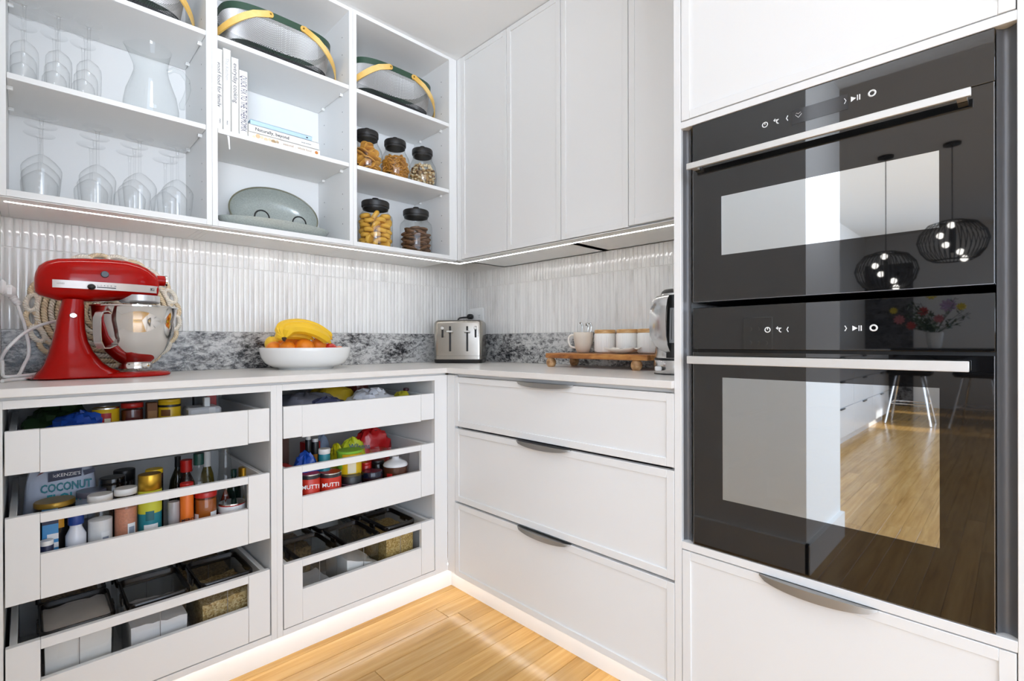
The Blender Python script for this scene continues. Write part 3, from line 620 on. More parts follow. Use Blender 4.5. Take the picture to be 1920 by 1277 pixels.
# --- jars
def jar(name,prof,lidr,zl,label,loc,group):
    t=thing(name,label,'jar',loc,group=group)
    m=MB();m.lathe([(.0001,.003)]+prof,32);m.build('glass_body',JARG,t,angle=60)
    m=MB();lr=lidr;m.lathe([(lr*.9,zl-.004),(lr*.93,zl-.006),(lr*.93,zl+.004),(lr,zl+.004),(lr*1.01,zl+.007),(lr*1.01,zl+.023),(lr*.97,zl+.027),(lr*.80,zl+.029),(lr*.76,zl+.031),(lr*.20,zl+.0325),(lr*.17,zl+.038),(lr*.24,zl+.040),(lr*.23,zl+.044),(.0001,zl+.045)],32)
    m.build('lid',BLACKM,t,angle=30);return t
GP=[(.038,.001),(.052,.010),(.0625,.03),(.0668,.06),(.0665,.085),(.061,.112),(.051,.131),(.0445,.144),(.0435,.163)]
JP=[(.060,.001),(.069,.005),(.0732,.014),(.0735,.13),(.071,.143),(.062,.153),(.054,.160),(.053,.178)]
gx=[at(690,300,'y',-.2).x-.004,at(741,310,'y',-.2).x,at(792,322,'y',-.2).x]
for x,lb in zip(gx,('round glass jar of crackers, nearest the cookbooks','round glass jar of pretzels, middle of three','round glass jar of mixed nuts at the cupboard end')): jar('storage_jar',GP,.0475,.1645,lb,(x,-.2,Z1),'round jars with black lids')
jx=[at(704,420,'y',-.2).x,at(780,435,'y',-.2).x]
for x,lb in zip(jx,('tall straight glass jar full of yellow biscuits','tall straight glass jar full of brown cookies')): jar('storage_jar',JP,.0585,.179,lb,(x,-.2,Z0),'straight jars with black lids')
CRK=mat('golden_cracker','D2983C',.6,var=.2,scale=90);PRZ=mat('golden_pretzel','B97F2B',.45,var=.25,scale=90);YEL=mat('yellow_biscuit','DDA93C',.6,var=.12,scale=70);BRN=mat('brown_cookie','6F4C2E',.7,var=.3,scale=110);NUT=[mat('pale_nut','DCC9A4',.6,var=.1),mat('tan_nut','B08D5C',.6,var=.15),mat('dark_nut','6B4A2B',.6,var=.2)]
def disc(r,h,rib=0):
    m=MB();m.lathe([(.0001,-h/2),(r*.8,-h/2),(r,-h*.2),(r,h*.2),(r*.8,h/2),(.0001,h/2)],14);return m
def shells(R,zs,nper,inn=.55):
    for i,z in enumerate(zs):
        for k in range(nper(z)):
            a=2*PI*(k+.5*(i%2))/nper(z)+random.uniform(-.08,.08);yield R(z)*math.cos(a),R(z)*math.sin(a),z,a
        
def fill(name,label,cat,group,proto_mesh,m,cx,cy,cz,poses):
    p=proto_mesh.build(name,m);first=True
    for (x,y,z,rot) in poses:
        o=p if first else p.copy()
        if not first: COL.objects.link(o)
        first=False;o.location=(cx+x,cy+y,cz+z);o.rotation_euler=rot;tag(o,label,cat,group)
rg=lambda z:math.sqrt(max(.0004,.0665**2-(z-.068)**2*.9))
ps=[(x,y,z,(random.uniform(-.5,.5)+(1.1 if random.random()<.45 else 0),random.uniform(-.4,.4),a)) for x,y,z,a in shells(lambda z:max(.01,rg(z)-.023),[.012+.0105*i for i in range(13)],lambda z:6 if 0.02<z<.115 else 4)]
fill('cracker','golden round cracker inside the round jar nearest the cookbooks','cracker','crackers in the round jar',disc(.0185,.006),CRK,gx[0],-.2,Z1,ps)
pz=MB();pz.tube([(.013*math.cos(t)*(1-.35*max(0,math.sin(t))),.013*math.sin(t)-.002,0) for t in [2*PI*k/14 for k in range(14)]],.0032,6,closed=True);pz.tube([(-.009,.009,0),(0,-.003,.002),(.006,-.012,0)],.003,6);pz.tube([(.009,.009,0),(0,-.003,.002),(-.006,-.012,0)],.003,6)
ps=[(x,y,z,(random.uniform(0,1.6),random.uniform(-.6,.6),random.uniform(0,6))) for x,y,z,a in shells(lambda z:max(.01,rg(z)-.018),[.013+.0115*i for i in range(10)],lambda z:8 if z>.02 else 5)]
fill('pretzel','golden twisted pretzel inside the middle round jar','pretzel','pretzels in the round jar',pz,PRZ,gx[1],-.2,Z1,ps)
m=MB()
for k in range(330):
    z=random.uniform(.008,.116);R=max(.01,rg(z)-.010);a=random.uniform(0,2*PI);q=R*random.uniform(.82,1);m.mi=random.choice([0,0,0,1,1,2])
    m.M=Matrix.Translation((q*math.cos(a),q*math.sin(a),z))@Matrix.Rotation(random.uniform(0,3),4,'X')@Matrix.Rotation(random.uniform(0,3),4,'Z');m.sph((0,0,0),.0085,.0055,.005,6,4)
m.M=Matrix.Identity(4);m.mi=1;m.sph((0,0,.055),.045,.045,.045,12,8)
o=m.build('mixed_nuts',NUT,loc=(gx[2],-.2,Z1));tag(o,'mixed pale nuts heaped inside the round jar at the cupboard end','nuts',kind='stuff')
ps=[(x,y,z,(random.uniform(-.2,.2)+random.choice([0,0,.9,1.4]),random.uniform(-.25,.25),a)) for x,y,z,a in shells(lambda z:.047,[.016+.0205*i for i in range(7)],lambda z:6)]
fill('yellow_biscuit','yellow ridged biscuit inside the tall straight jar','biscuit','yellow biscuits in the straight jar',disc(.0235,.018),YEL,jx[0],-.2,Z0,ps)
ps=[(x,y,z,(random.uniform(-.3,.3),random.uniform(-.3,.3),a)) for x,y,z,a in shells(lambda z:.044 if z<.1 else .03,[.012+.0122*i for i in range(10)],lambda z:6 if z<.1 else 4)]
fill('brown_cookie','brown chocolate cookie inside the tall straight jar','cookie','brown cookies in the straight jar',disc(.025,.011),BRN,jx[1],-.2,Z0,ps)
# ---------------------------------------------------------------- on the worktop
ZC=.92
YM=-.225
def fx(px,py=640): return at(px,py,'y',YM).x
def fz(px,py): return at(px,py,'y',YM).z-ZC
def mixer():
    X0=fx(185);t=thing('stand_mixer','red stand mixer with a shiny steel bowl','mixer',(X0,YM,ZC))
    def lx(px): return fx(px)-X0
    # foot and column
    m=MB();xa,xb=lx(66),lx(319);n=40
    def plan(k,z):
        pts=[]
        for j in range(n):
            a=2*PI*j/n;cx=math.cos(a);sy=math.sin(a);p=3.6 if cx<0 else 2.3
            L=(xb-xa)/2;x=(xa+xb)/2+(L-k)*abs(cx)**(2/p)*(1 if cx>0 else -1);w=(.080 if cx<0 else .098)-k
            pts.append((x,w*abs(sy)**(2/p)*(1 if sy>0 else -1),z))
        return pts
    m.rings([plan(.005,0),plan(0,.003),plan(0,.007),plan(.005,.0125),plan(.03,.016)],True,True,True)
    sec=[(713,50,250,.088),(709,54,244,.086),(704,60,236,.083),(697,67,223,.079),(690,75,206,.074),(680,82,192,.070),(660,90,175,.064),(640,96.5,165,.060),(618,101.5,160,.057),(596,106.5,158.5,.056),(575,112,158.5,.055),(563,115,158.5,.054)]
    rs=[]
    for y,l,r,w in sec:
        a,b=lx(l),lx(r);z=max(.004,fz((l+r)/2,y));rs.append([((a+b)/2+u,v,z) for u,v in sup((b-a)/2,w,32,3.0)])
    m.rings(rs,True,True,True);body=m.build('base',RED,t,angle=70)
    m=MB();m.M=Matrix.Translation((lx(135),-.0595,fz(135,593)))@Matrix.Rotation(PI/2,4,'X');m.lathe([(.0001,.002),(.006,.002),(.0075,.0)],18,sy=1.0,sx=1.15);m.build('badge',CHROME,body)
    # head
    hs=[(64,522,541,.012),(66.5,510,549,.027),(73,498,554,.042),(87,490,558,.053),(108,485.5,564,.058),(150,485,567,.061),(200,486.5,566,.061),(235,490,563,.060),(258,496,561,.056),(274,503.5,560.5,.051),(286,512,560,.045),(293,518,558,.039),(295.5,524,553,.030)]
    H=[]
    for px,yt,yb,w in hs: H.append((lx(px),fz(px,yt),fz(px,yb),w))
    m=MB();rs=[]
    for x,zt,zb,w in H:
        zc,hh=(zt+zb)/2,(zt-zb)/2;rs.append([(x,v,zc+u) for u,v in sup(hh,w,36,2.7)])
    m.rings(rs,True,True,True);hd=m.build('head',RED,t,angle=70)
    def sidey(x,z):
        for (xa_,ta,ba,wa),(xb_,tb,bb,wb) in zip(H,H[1:]):
            if xa_<=x<=xb_:
                f=(x-xa_)/(xb_-xa_);zt=ta+(tb-ta)*f;zb=ba+(bb-ba)*f;w=wa+(wb-wa)*f;q=min(.999,abs((z-(zt+zb)/2)/((zt-zb)/2)));return w*(1-q**2.7)**(1/2.7)
        return 0
    z0,z1=fz(190,546.5),fz(190,533);xs=[lx(97)+(lx(294.8)-lx(97))*i/26 for i in range(27)]
    m=MB();o=.0028
    path=[(x,-1) for x in xs]+[(xs[-1]+.0022,0)]+[(x,1) for x in reversed(xs)]
    rs=[]
    for x,s in path:
        ya,yb=sidey(min(x,xs[-1]),z0)+o,sidey(min(x,xs[-1]),z1)+o
        rs.append([(x,s*ya,z0),(x,s*yb,z1),(x-(.002 if s==0 else 0),s*(yb-.002),z1),(x-(.002 if s==0 else 0),s*(ya-.002),z0)])
    m.rings(rs,True,True,True);bd=m.build('trim_band',mat('satin_silver_band','DAD6D4',.34,.35,var=.01),hd,angle=60)
    zk=(z0+z1)/2
    yk=-sidey(lx(168),zk)-.004
    m=MB();m.sph((lx(168),yk-.004,fz(168,541.5)),.0095,.009,.0085,14,8);m.build('speed_knob',BLACK,hd)
    m=MB();m.box(lx(178),lx(213),-sidey(lx(195),zk-.003)-.0025,-sidey(lx(195),zk-.003)+.002,zk-.0055,zk-.003);m.build('speed_slot',BLACK,hd)
    text('speed_scale','o - 2 - 4 - 6 - 8 - 10',.0055,INK,hd,(lx(196),-sidey(lx(196),zk+.002)-.0022,zk+.001),(PI/2,0,0))
    text('lettering','Ki',.013,INK,hd,(lx(281),-sidey(lx(281),zk)-.0032,zk-.001),(PI/2,0,.32))
    text('lettering','SERIES',.006,mat('faint_print','9A9694',.5),hd,(lx(112),-sidey(lx(112),zk)-.0022,zk+.001),(PI/2,0,-.12))
    xk,zz=lx(192.5),fz(192.5,518.5);m=MB();m.M=Matrix.Translation((xk,-sidey(xk,zz)-.001,zz))@Matrix.Rotation(PI/2,4,'X');m.cyl(.0095,-.004,.006,16,b=.0015);m.build('lock_knob',mat('dark_blue_grey_knob','2A3238',.3),hd)
    zb_=fz(304,527);m=MB();m.M=Matrix.Translation((lx(290),0,zb_))@Matrix.Rotation(PI/2,4,'Y');m.lathe([(.016,0),(.0165,.018),(.0165,.026),(.013,.029),(.0001,.029)],20);m.build('hub_cover',RED,hd)
    m=MB();m.M=Matrix.Translation((lx(290),0,zb_))@Matrix.Rotation(PI/2,4,'Y');m.lathe([(.0168,.0265),(.0185,.0275),(.0185,.0325),(.0165,.0335),(.015,.031)],20);m.build('hub_ring',CHROME,hd)
    # beater collar, shaft, bowl
    xb_=lx(253.5);zc=fz(262,568)
    m=MB();m.lathe([(.0001,zc+.022),(.052,zc+.022),(.053,zc+.004),(.050,zc),(.03,zc-.002),(.0001,zc-.002)],32,(lx(262),0,0));m.build('beater_collar',mat('satin_collar','D5D3D2',.3,.5),hd)
    m=MB();m.cyl(.009,zc-.05,zc,14,(lx(258),.0,0));m.build('beater_shaft',CHROME,hd)
    k=.108/80.5
    def bz(y): return fz(253.5,y)
    pr=[(.034,bz(691)),(.043,bz(690)),(.043,bz(682)),(.040,bz(680)),(.056,bz(672.5)),(.076,bz(658)),(.0965,bz(630)),(.1045,bz(603)),(.108,bz(579)),(.111,bz(577.5)),(.111,bz(575)),(.108,bz(574.5)),(.1065,bz(579)),(.103,bz(603)),(.095,bz(630)),(.0745,bz(657)),(.05,bz(670)),(.0001,bz(674))]
    m=MB();m.lathe(pr,56,(xb_,0,0));bw=m.build('mixing_bowl',CHROME,t,angle=50)
    th=math.radians(226);c,s=math.cos(th),math.sin(th)
    hp=[(.103,bz(592)),(.118,bz(588)),(.134,bz(590)),(.143,bz(600)),(.1435,bz(620)),(.141,bz(640)),(.130,bz(652)),(.112,bz(652)),(.086,bz(647))]
    P=[]
    for i in range(len(hp)-1):
        for q in range(3): f=q/3;P.append((hp[i][0]*(1-f)+hp[i+1][0]*f,hp[i][1]*(1-f)+hp[i+1][1]*f))
    P.append(hp[-1])
    rs=[]
    for i,(r,z) in enumerate(P):
        a=P[max(i-1,0)];b=P[min(i+1,len(P)-1)];d=Vector((b[0]-a[0],b[1]-a[1])).normalized();nx,nz=d.y,-d.x
        q=[]
        for u,v in ((.011,.0015),(.011,-.0015),(-.011,-.0015),(-.011,.0015)):
            rr=r+nx*v;zz=z+nz*v;q.append((xb_+rr*c-u*s,rr*s+u*c,zz))
        rs.append(q)
    m=MB();m.rings(rs,True,True,True);m.build('bowl_handle',STEEL,bw,angle=50)
mixer()
# cord and plug
def P(px,py,y): return tuple(at(px,py,'y',y))
def smooth(pts,k=6):
    pts=[Vector(p) for p in pts];o=[]
    for i in range(len(pts)-1):
        a=pts[max(i-1,0)];b=pts[i];c_=pts[i+1];d=pts[min(i+2,len(pts)-1)]
        for j in range(k):
            t=j/k;o.append(.5*((2*b)+(c_-a)*t+(2*a-5*b+4*c_-d)*t*t+(3*b-a-3*c_+d)*t**3))
    o.append(pts[-1]);return o
t=thing('power_plug','white right-angled power plug and cord beside the red mixer','plug')
py_=-.16
m=MB();a=Vector(P(8,540,py_));m.box(-1.8118,a.x+.004,py_-.022,py_+.022,a.z-.020,a.z+.022,b=.008);q=Vector(P(22,546,py_));m.box(a.x-.002,q.x+.008,py_-.018,py_+.018,q.z-.018,q.z+.017,b=.008)
m.build('plug_body',WPLAS,t)
m=MB();rr=[.0105,.008,.0105,.008,.0098,.0074,.009,.0068,.006]
m.tube([P(21+1.9*i/1.1,553+2.4*i,py_) for i in range(9)],rr,10);m.build('strain_relief',WPLAS,t)
m=MB();m.tube(smooth([P(33,573,py_),P(40,592,py_),P(45,606,-.15),P(50,628,-.15),P(54,650,-.15),P(53,668,-.16),P(45,684,-.18),(at(34,694,'y',-.2).x,-.2,ZC+.012),(at(16,703,'y',-.24).x,-.24,ZC+.0045),(-1.795,-.27,ZC+.0045),(-1.803,-.30,ZC+.0045)]),.0042,8);m.build('plug_cord',WPLAS,t)
t2=thing('mixer_cord','white mixer flex looping from behind the red mixer to the worktop','cord')
m=MB();m.tube(smooth([P(112,601,-.13),P(92,605,-.14),P(70,612,-.16),P(45,625,-.2),P(25,642,-.22),P(12,656,-.22),P(3,672,-.2),(-1.805,-.20,ZC+.05),(-1.804,-.23,ZC+.02),(-1.798,-.25,ZC+.0125),(-1.77,-.225,ZC+.0125),(-1.735,-.19,ZC+.016),(-1.70,-.15,ZC+.03)]),.0042,8)
m.build('flex',WPLAS,t2)
m=MB();m.tube(smooth([(-1.803,-.31,ZC+.0045),(-1.785,-.262,ZC+.0046),(-1.765,-.245,ZC+.0046),(-1.74,-.19,ZC+.0045),(-1.72,-.14,ZC+.0045)]),.0042,8);m.build('flex_tail',WPLAS,t2)
# woven tray leaning on the wall
SEA=mat('pale_seagrass','E3CFAE',.7,var=.22,scale=60);SEAW=mat('bleached_seagrass','EDE5D6',.7,var=.12,scale=60);SEAD=mat('seagrass_backing','5B4732',.8,var=.1)
cx_=at(204,592,'y',-.05).x;t=thing('woven_tray','round woven seagrass tray with looped edge leaning behind the mixer','tray',(cx_,-.055,ZC+.199),rot=(math.radians(82),0,0))
def braid(pts,r,mt,nm,closed=True,par=None):
    m=MB();L=len(pts)
    for i,p in enumerate(pts):
        p=Vector(p);d=(Vector(pts[(i+1)%L])-Vector(pts[i-1])).normalized();a=math.atan2(d.y,d.x)
        m.M=Matrix.Translation(p)@Matrix.Rotation(a+.75,4,'Z');m.sph((0,0,0),r*1.25,r*.55,r*.8,6,4)
    return m.build(nm,mt,par or t,angle=80)
EX=1.0;EY=1.0
for i in range(11):
    r=.012+.0160*i;n=max(8,int(2*PI*r*.95/.0085));braid([(r*math.cos(2*PI*k/n),EY*r*math.sin(2*PI*k/n),.0015*(i%2)) for k in range(n)],.0092,SEA if i%2 else SEAW,'woven_ring')
m=MB();m.lathe([(.0001,-.006),(.168,-.006),(.168,-.003),(.0001,-.003)],40,sy=EY);m.build('tray_backing',SEAD,t)
NP=24
for i in range(NP):
    a=2*PI*i/NP+.12;ca,sa=math.cos(a),EY*math.sin(a);pts=[];n=20;nx,ny=math.cos(a)*.8,math.sin(a);q=math.hypot(nx,ny);nx/=q;ny/=q
    for k in range(n):
        u=2*PI*k/n;lx_=.008+.013*math.cos(u);ly_=.024*math.sin(u)
        pts.append((.176*ca+lx_*nx-ly_*ny,.176*sa+lx_*ny+ly_*nx,.002*(i%2)))
    braid(pts,.0088,SEAW if i%2 else SEA,'edge_loop')
# fruit bowl
BX,BY=-.970,-.190
t=thing('fruit_bowl','wide low white ceramic bowl holding the fruit','bowl',(BX,BY,ZC),rz=math.radians(-22))
m=MB();m.lathe([(.0001,.006),(.085,.006),(.088,0),(.098,0),(.102,.006),(.122,.010),(.146,.024),(.160,.046),(.166,.070),(.167,.0815),(.1655,.083),(.1635,.0815),(.162,.07),(.156,.048),(.142,.029),(.118,.016),(.0001,.012)],56,sy=.95);m.build('bowl_shell',CERAM,t,angle=50)
ORG=mat('orange_peel','F08A1D',.45,var=.08,scale=25,bump=.25,bscale=260);BAN=mat('ripe_banana_skin','F2C21F',.45,var=.07,scale=14);BTIP=mat('brown_banana_stem','3C2617',.7);BGR=mat('yellow_green_lemon','EDC336',.4,var=.08);TOM=mat('red_fruit_skin','C8291C',.22,var=.12,coat=.4);PEA=mat('pink_fruit_skin','E59C80',.5,var=.15)
STEMG=mat('green_calyx','6A7A2E',.6)
def fruit(nm,label,px,py,y,r,m_,grp,sq=.93):
    p=at(px,py,'y',y);t=thing(nm,label,nm,tuple(p),rz=random.uniform(0,6),group=grp,rot=(random.uniform(-.5,.5),random.uniform(-.5,.5),random.uniform(0,6)))
    q=MB();q.sph((0,0,0),r,r,r*sq,22,14);q.build('skin',m_,t,angle=80);q=MB();q.lathe([(.0001,r*sq+.0006),(.003,r*sq+.0006),(.0045,r*sq-.0012)],8);q.build('stem_button',STEMG,t)
    return t
OR='oranges in the white bowl'
fruit('orange','orange at the front left of the fruit bowl, nearest the lemon',515,655,-.205,.031,ORG,OR)
fruit('orange','orange at the front of the fruit bowl, second from its left',539,654,-.245,.031,ORG,OR)
fruit('orange','largest orange at the front centre of the fruit bowl',571,652,-.255,.036,ORG,OR)
fruit('orange','orange in the second row beneath the banana stem',537,643,-.185,.030,ORG,OR)
fruit('orange','orange in the second row under the middle of the bananas',560,642,-.185,.031,ORG,OR)
fruit('orange','orange between the largest orange and the red fruit',597,646,-.215,.030,ORG,OR)
fruit('tomato','glossy round red fruit at the right of the white fruit bowl',618,656,-.215,.030,TOM,None,.9)
fruit('lemon','yellow lemon at the left edge of the white fruit bowl',510,645,-.165,.026,BGR,None,1.15)
fruit('peach','pale pink fruit peeping over the right rim of the bowl',635,656,-.175,.019,PEA,None,.8)
def banana(label,pts,rmax):
    t=thing('banana',label,'banana',(0,0,0),group='bunch of bananas on the oranges')
    S_=smooth(pts,6);n=len(S_);rad=[rmax*min(1,(.30+1.5*min(i,n-1-i)/(n*.28)))*(1 if i<n-3 else .6) for i in range(n)]
    rad=[min(r,rmax) for r in rad];m=MB();m.tube(S_,rad,7);m.build('peel',BAN,t,angle=25)
    m=MB();d=(S_[0]-S_[1]).normalized();m.tube([S_[0]-d*.004,S_[0]+d*.004,S_[0]+d*.014],[rad[0]*1.0,rad[0]*.95,rad[0]*.8],7);m.build('stem',BTIP,t)
    m=MB();d=(S_[-1]-S_[-2]).normalized();m.tube([S_[-1]-d*.001,S_[-1]+d*.004],[rad[-1]*.7,rad[-1]*.4],6);m.build('tip',BTIP,t)
banana('banana lying along the front of the bunch',[P(535,633,-.285),P(543,619,-.28),P(562,616,-.285),P(585,621,-.285),P(605,631,-.275),P(620,643,-.26)],.0195)
banana('banana forming the high back curve of the bunch',[P(530,632,-.280),P(526,617,-.24),P(538,609,-.225),P(565,607,-.22),P(592,614,-.215),P(612,627,-.21),P(622,636,-.21)],.0195)
banana('banana in the middle of the bunch, between front and back ones',[P(532,633,-.284),P(533,616,-.255),P(550,611,-.25),P(575,612.5,-.25),P(598,621,-.245),P(617,634,-.235)],.0185)
banana('banana tucked beneath the bunch with a greenish underside',[P(532,634,-.288),P(524,629,-.24),P(545,628,-.235),P(568,630,-.235),P(588,636,-.23)],.0165)
# ---------------------------------------------------------------- toaster
TOAST=mat('brushed_toaster_steel','A9A49C',.24,1,var=.03,scale=40)
t=thing('toaster','brushed steel four-slice toaster standing in the worktop corner','toaster',(-.195,-.190,ZC),rz=math.radians(-48))
w,d=.120,.088
def rr(w,d,r,z,n=6):
    o=[]
    for cx,cy,a0 in ((w-r,d-r,0),(-w+r,d-r,PI/2),(-w+r,-d+r,PI),(w-r,-d+r,3*PI/2)):
        for k in range(n+1): a=a0+PI/2*k/n;o.append((cx+r*math.cos(a),cy+r*math.sin(a),z))
    return o
m=MB();m.rings([rr(w,d,.022,.018),rr(w,d,.022,.194),rr(w-.003,d-.003,.022,.202),rr(w-.010,d-.010,.018,.208),rr(w-.022,d-.022,.012,.2105)],True,True,True);sh=m.build('shell',TOAST,t,angle=50)
m=MB();m.rings([rr(w-.004,d-.004,.02,.0),rr(w-.001,d-.001,.022,.004),rr(w+.001,d+.001,.022,.0185),rr(w-.004,d-.004,.02,.02)],True,True,True);m.build('plinth',BLACK,t,angle=50)
m=MB();m.rings([rr(w+.0006,d+.0006,.022,.035),rr(w+.0006,d+.0006,.022,.0365)],True);m.build('seam_line',mat('seam_grey','77746F',.4,.8),t)
for s in (-1,1):
    for yy in (-.043,.043): m=MB();m.box(s*.055-.05,s*.055+.05,yy-.013,yy+.013,.2095,.2112);m.build('bread_slot',BLACK,t)
SIL=mat('silver_lever','DEDCD8',.3,.4)
for x,z0,z1 in ((-.038,.058,.180),(.046,.058,.180),(-.075,.125,.180),(.087,.125,.180)):
    m=MB();m.box(x-.0048,x+.0048,-d-.0012,-d+.002,z0,z1,b=.0008);m.build('lever_slot',BLACK,t)
for x in (-.038,.046): m=MB();m.box(x-.015,x+.015,-d-.020,-d-.003,.150,.158,b=.003);m.box(x-.002,x+.002,-d-.006,-d,.151,.157);m.build('lever',SIL,t)
for x in (-.075,.087):
    m=MB();m.M=Matrix.Translation((x,-d-.001,.171))@Matrix.Rotation(PI/2,4,'X');m.cyl(.0075,0,.012,16,b=.002);m.build('browning_knob',SIL,t)
    for k in range(5): m=MB();m.box(x+.009,x+.014,-d-.0006,-d,.128+.008*k,.1292+.008*k);m.build('scale_mark',mat('scale_ink','5F5B56',.5) if 'scale_ink' not in bpy.data.materials else bpy.data.materials['scale_ink'],t)
# power point and black plug
t=thing('power_outlet','white double power point on the tiles behind the toaster','outlet')
bxs((-.011,-.0015,-.148,-.032,1.137,1.207),b=.003).build('wall_plate',WPLAS,t)
for yy in (-.062,-.118):
    bxs((-.0135,-.011,yy-.007,yy+.007,1.185,1.199),b=.001).build('rocker_switch',WPLAS,t)
    m=MB()
    for dy,dz,a in ((-.006,.004,.5),(.006,.004,-.5),(0,-.006,0)): m.M=Matrix.Translation((-.0113,yy+dy,1.163+dz))@Matrix.Rotation(a,4,'X');m.box(-.0004,.0004,-.0009,.0009,-.0035,.0035)
    m.build('socket_holes',mat('socket_dark','3A3A3A',.6),t)
t=thing('toaster_plug','black toaster plug and lead in the power point','plug')
m=MB();m.box(-.046,-.0118,-.080,-.048,1.147,1.175,b=.008);m.build('plug_body',BLACK,t)
m=MB();m.tube(smooth([(-.040,-.064,1.158),(-.075,-.062,1.155),(-.105,-.066,1.150),(-.125,-.080,1.139),(-.130,-.084,1.1355)]),[.0045]*25,8);m.build('lead',BLACK,t)
# ---------------------------------------------------------------- tray with mug and canisters
yL,yR=-.785,-1.262
t=thing('footed_tray','rustic wooden serving board on turned ball feet','tray',(-.135,(yL+yR)/2,ZC))
m=MB();hl=(yL-yR)/2
out=[(-.100,-hl),(-.060,-hl-.004),(.0,-hl-.002),(.09,-hl+.003),(.095,0),(.092,hl-.006),(.02,hl),(-.05,hl+.003),(-.094,hl-.004),(-.1,hl*.5),(-.096,0),(-.102,-hl*.5)]
m.prism(out,.036,.0565,'z');o=m.build('board',ACACIA,t,smooth=False);bv=o.modifiers.new('edge','BEVEL');bv.width=.003;bv.segments=2
FOOT=wood_mat('pale_turned_wood',('8A5E36','BC8F5F','D9B78B'),(4,4,4),ns=9)
for px,y_,x_ in ((-.078,hl-.022,0),(-.078,-hl+.055,0),(.07,hl-.025,0),(.07,-hl+.05,0)):
    m=MB();m.lathe([(.012,0),(.0155,.003),(.0195,.011),(.0205,.019),(.0185,.028),(.014,.034),(.013,.037)],20,(px,y_,0),cap0=True,cap1=True);m.build('foot',FOOT,t)
ZT=ZC+.0567
MUGC=mat('sand_stoneware','D8CCBC',.35,var=.04,scale=40)
pm=at(1093.5,640,'x',-.125);t=thing('mug','sand coloured mug holding small white handled spoons','mug',(-.125,pm.y,ZT),rz=math.radians(105))
m=MB();m.lathe([(.0001,.001),(.020,.001),(.025,.003),(.032,.018),(.0365,.04),(.0395,.066),(.040,.083),(.0385,.0845),(.037,.083),(.0365,.066),(.033,.04),(.028,.02),(.0001,.008)],36);m.build('cup',MUGC,t,angle=50)
m=MB();m.tube(smooth([(.036,0,.072),(.052,0,.074),(.064,0,.064),(.065,0,.046),(.056,0,.028),(.040,0,.022),(.030,0,.022)]),.0042,8);m.build('handle',mat('cream_glaze','EFEAE0',.3),t)
SPN=mat('polished_spoon_metal','BDBBB6',.16,.85)
for k,(dx,dy,tx,ty,hh) in enumerate(((.0,.006,.014,.014,.122),(-.008,-.008,.01,-.020,.118),(.006,-.014,.022,-.026,.120),(.012,-.004,.024,-.010,.113))):
    t=thing('teaspoon',['teaspoon standing at the left in the sand mug','teaspoon standing at the back in the sand mug','teaspoon standing at the right in the sand mug','shortest teaspoon in the sand mug'][k],'spoon',(-.125,pm.y,ZT),group='teaspoons in the mug')
    m=MB();m.tube([(dx*.4,dy*.4,.015),(tx-.004,ty,.09),(tx,ty,hh-.01)],[.0026,.0024,.003],6);m.build('spoon_stem',SPN,t)
    m=MB();m.tube(smooth([(tx,ty,hh-.012),(tx-.002,ty+.003,hh),(tx-.003,ty+.007,hh+.003),(tx-.003,ty+.011,hh)]),.0036,6);m.build('spoon_end',SPN,t)
RIB=mat('white_ribbed_stoneware','F1EFEA',.3,var=.01)
for k,(px,lb) in enumerate(((1134.5,'white ribbed canister with wooden lid next to the sand mug'),(1176.5,'white ribbed canister with wooden lid in the middle of three'),(1217,'white ribbed canister with wooden lid half hidden by the kettle'))):
    p=at(px,640,'x',-.092);t=thing('canister',lb,'canister',(-.092,p.y,ZT),group='ribbed canisters on the board')
    m=MB();n=144;rs=[]
    for r,z in ((.036,.001),(.0405,.004),(.0425,.010),(.0428,.074),(.0415,.0775),(.038,.078)):
        rs.append([((r+(.0006 if 0.009<z<.075 else 0)*math.cos(36*2*PI*j/n)*1.0)*math.cos(2*PI*j/n),(r+(.0006 if 0.009<z<.075 else 0)*math.cos(36*2*PI*j/n))*math.sin(2*PI*j/n),z) for j in range(n)])
    m.rings(rs,True,True,True);m.build('pot',RIB,t,angle=50)
    m=MB();m.cyl(.0425,.0785,.0935,36,b=.002);m.build('lid',BAMBOO,t,angle=40);m=MB();m.cyl(.0405,.0775,.0787,30);m.build('seal',WPLAS,t)
p=at(1167,661,'x',-.182);t=thing('spoon_rest','shallow cream dish with upturned corners in front of the canisters','dish',(-.182,p.y,ZT),rz=.1)
m=MB();n=9;hx,hy=.036,.058;top=[];
def dz(u,v): return .0035+.016*max(abs(u),abs(v))**2.2+.006*(abs(u)*abs(v))**2
g=[[((-1+2*i/(n-1))*hx,(-1+2*j/(n-1))*hy,dz(-1+2*i/(n-1),-1+2*j/(n-1))) for j in range(n)] for i in range(n)]
vs=[q for r in g for q in r]+[(x,y,z-.0032) for r in g for x,y,z in r];N=n*n
fs=[(i*n+j,i*n+j+1,(i+1)*n+j+1,(i+1)*n+j) for i in range(n-1) for j in range(n-1)];fs+=[tuple(N+k for k in reversed(f)) for f in fs]
bd=[(i,0) for i in range(n)]+[(n-1,j) for j in range(1,n)]+[(i,n-1) for i in range(n-2,-1,-1)]+[(0,j) for j in range(n-2,0,-1)]
for k in range(len(bd)):
    a=bd[k];b=bd[(k+1)%len(bd)];ia=a[0]*n+a[1];ib=b[0]*n+b[1];fs.append((ia,ib,N+ib,N+ia))
m.add(vs,fs);m.build('dish_shell',mat('cream_stoneware','EBE3D6',.35,var=.03),t,angle=60)
t=thing('tea_infuser','small round steel tea infuser lying in the cream dish','tea infuser',(-.182,p.y+.004,ZT+.006))
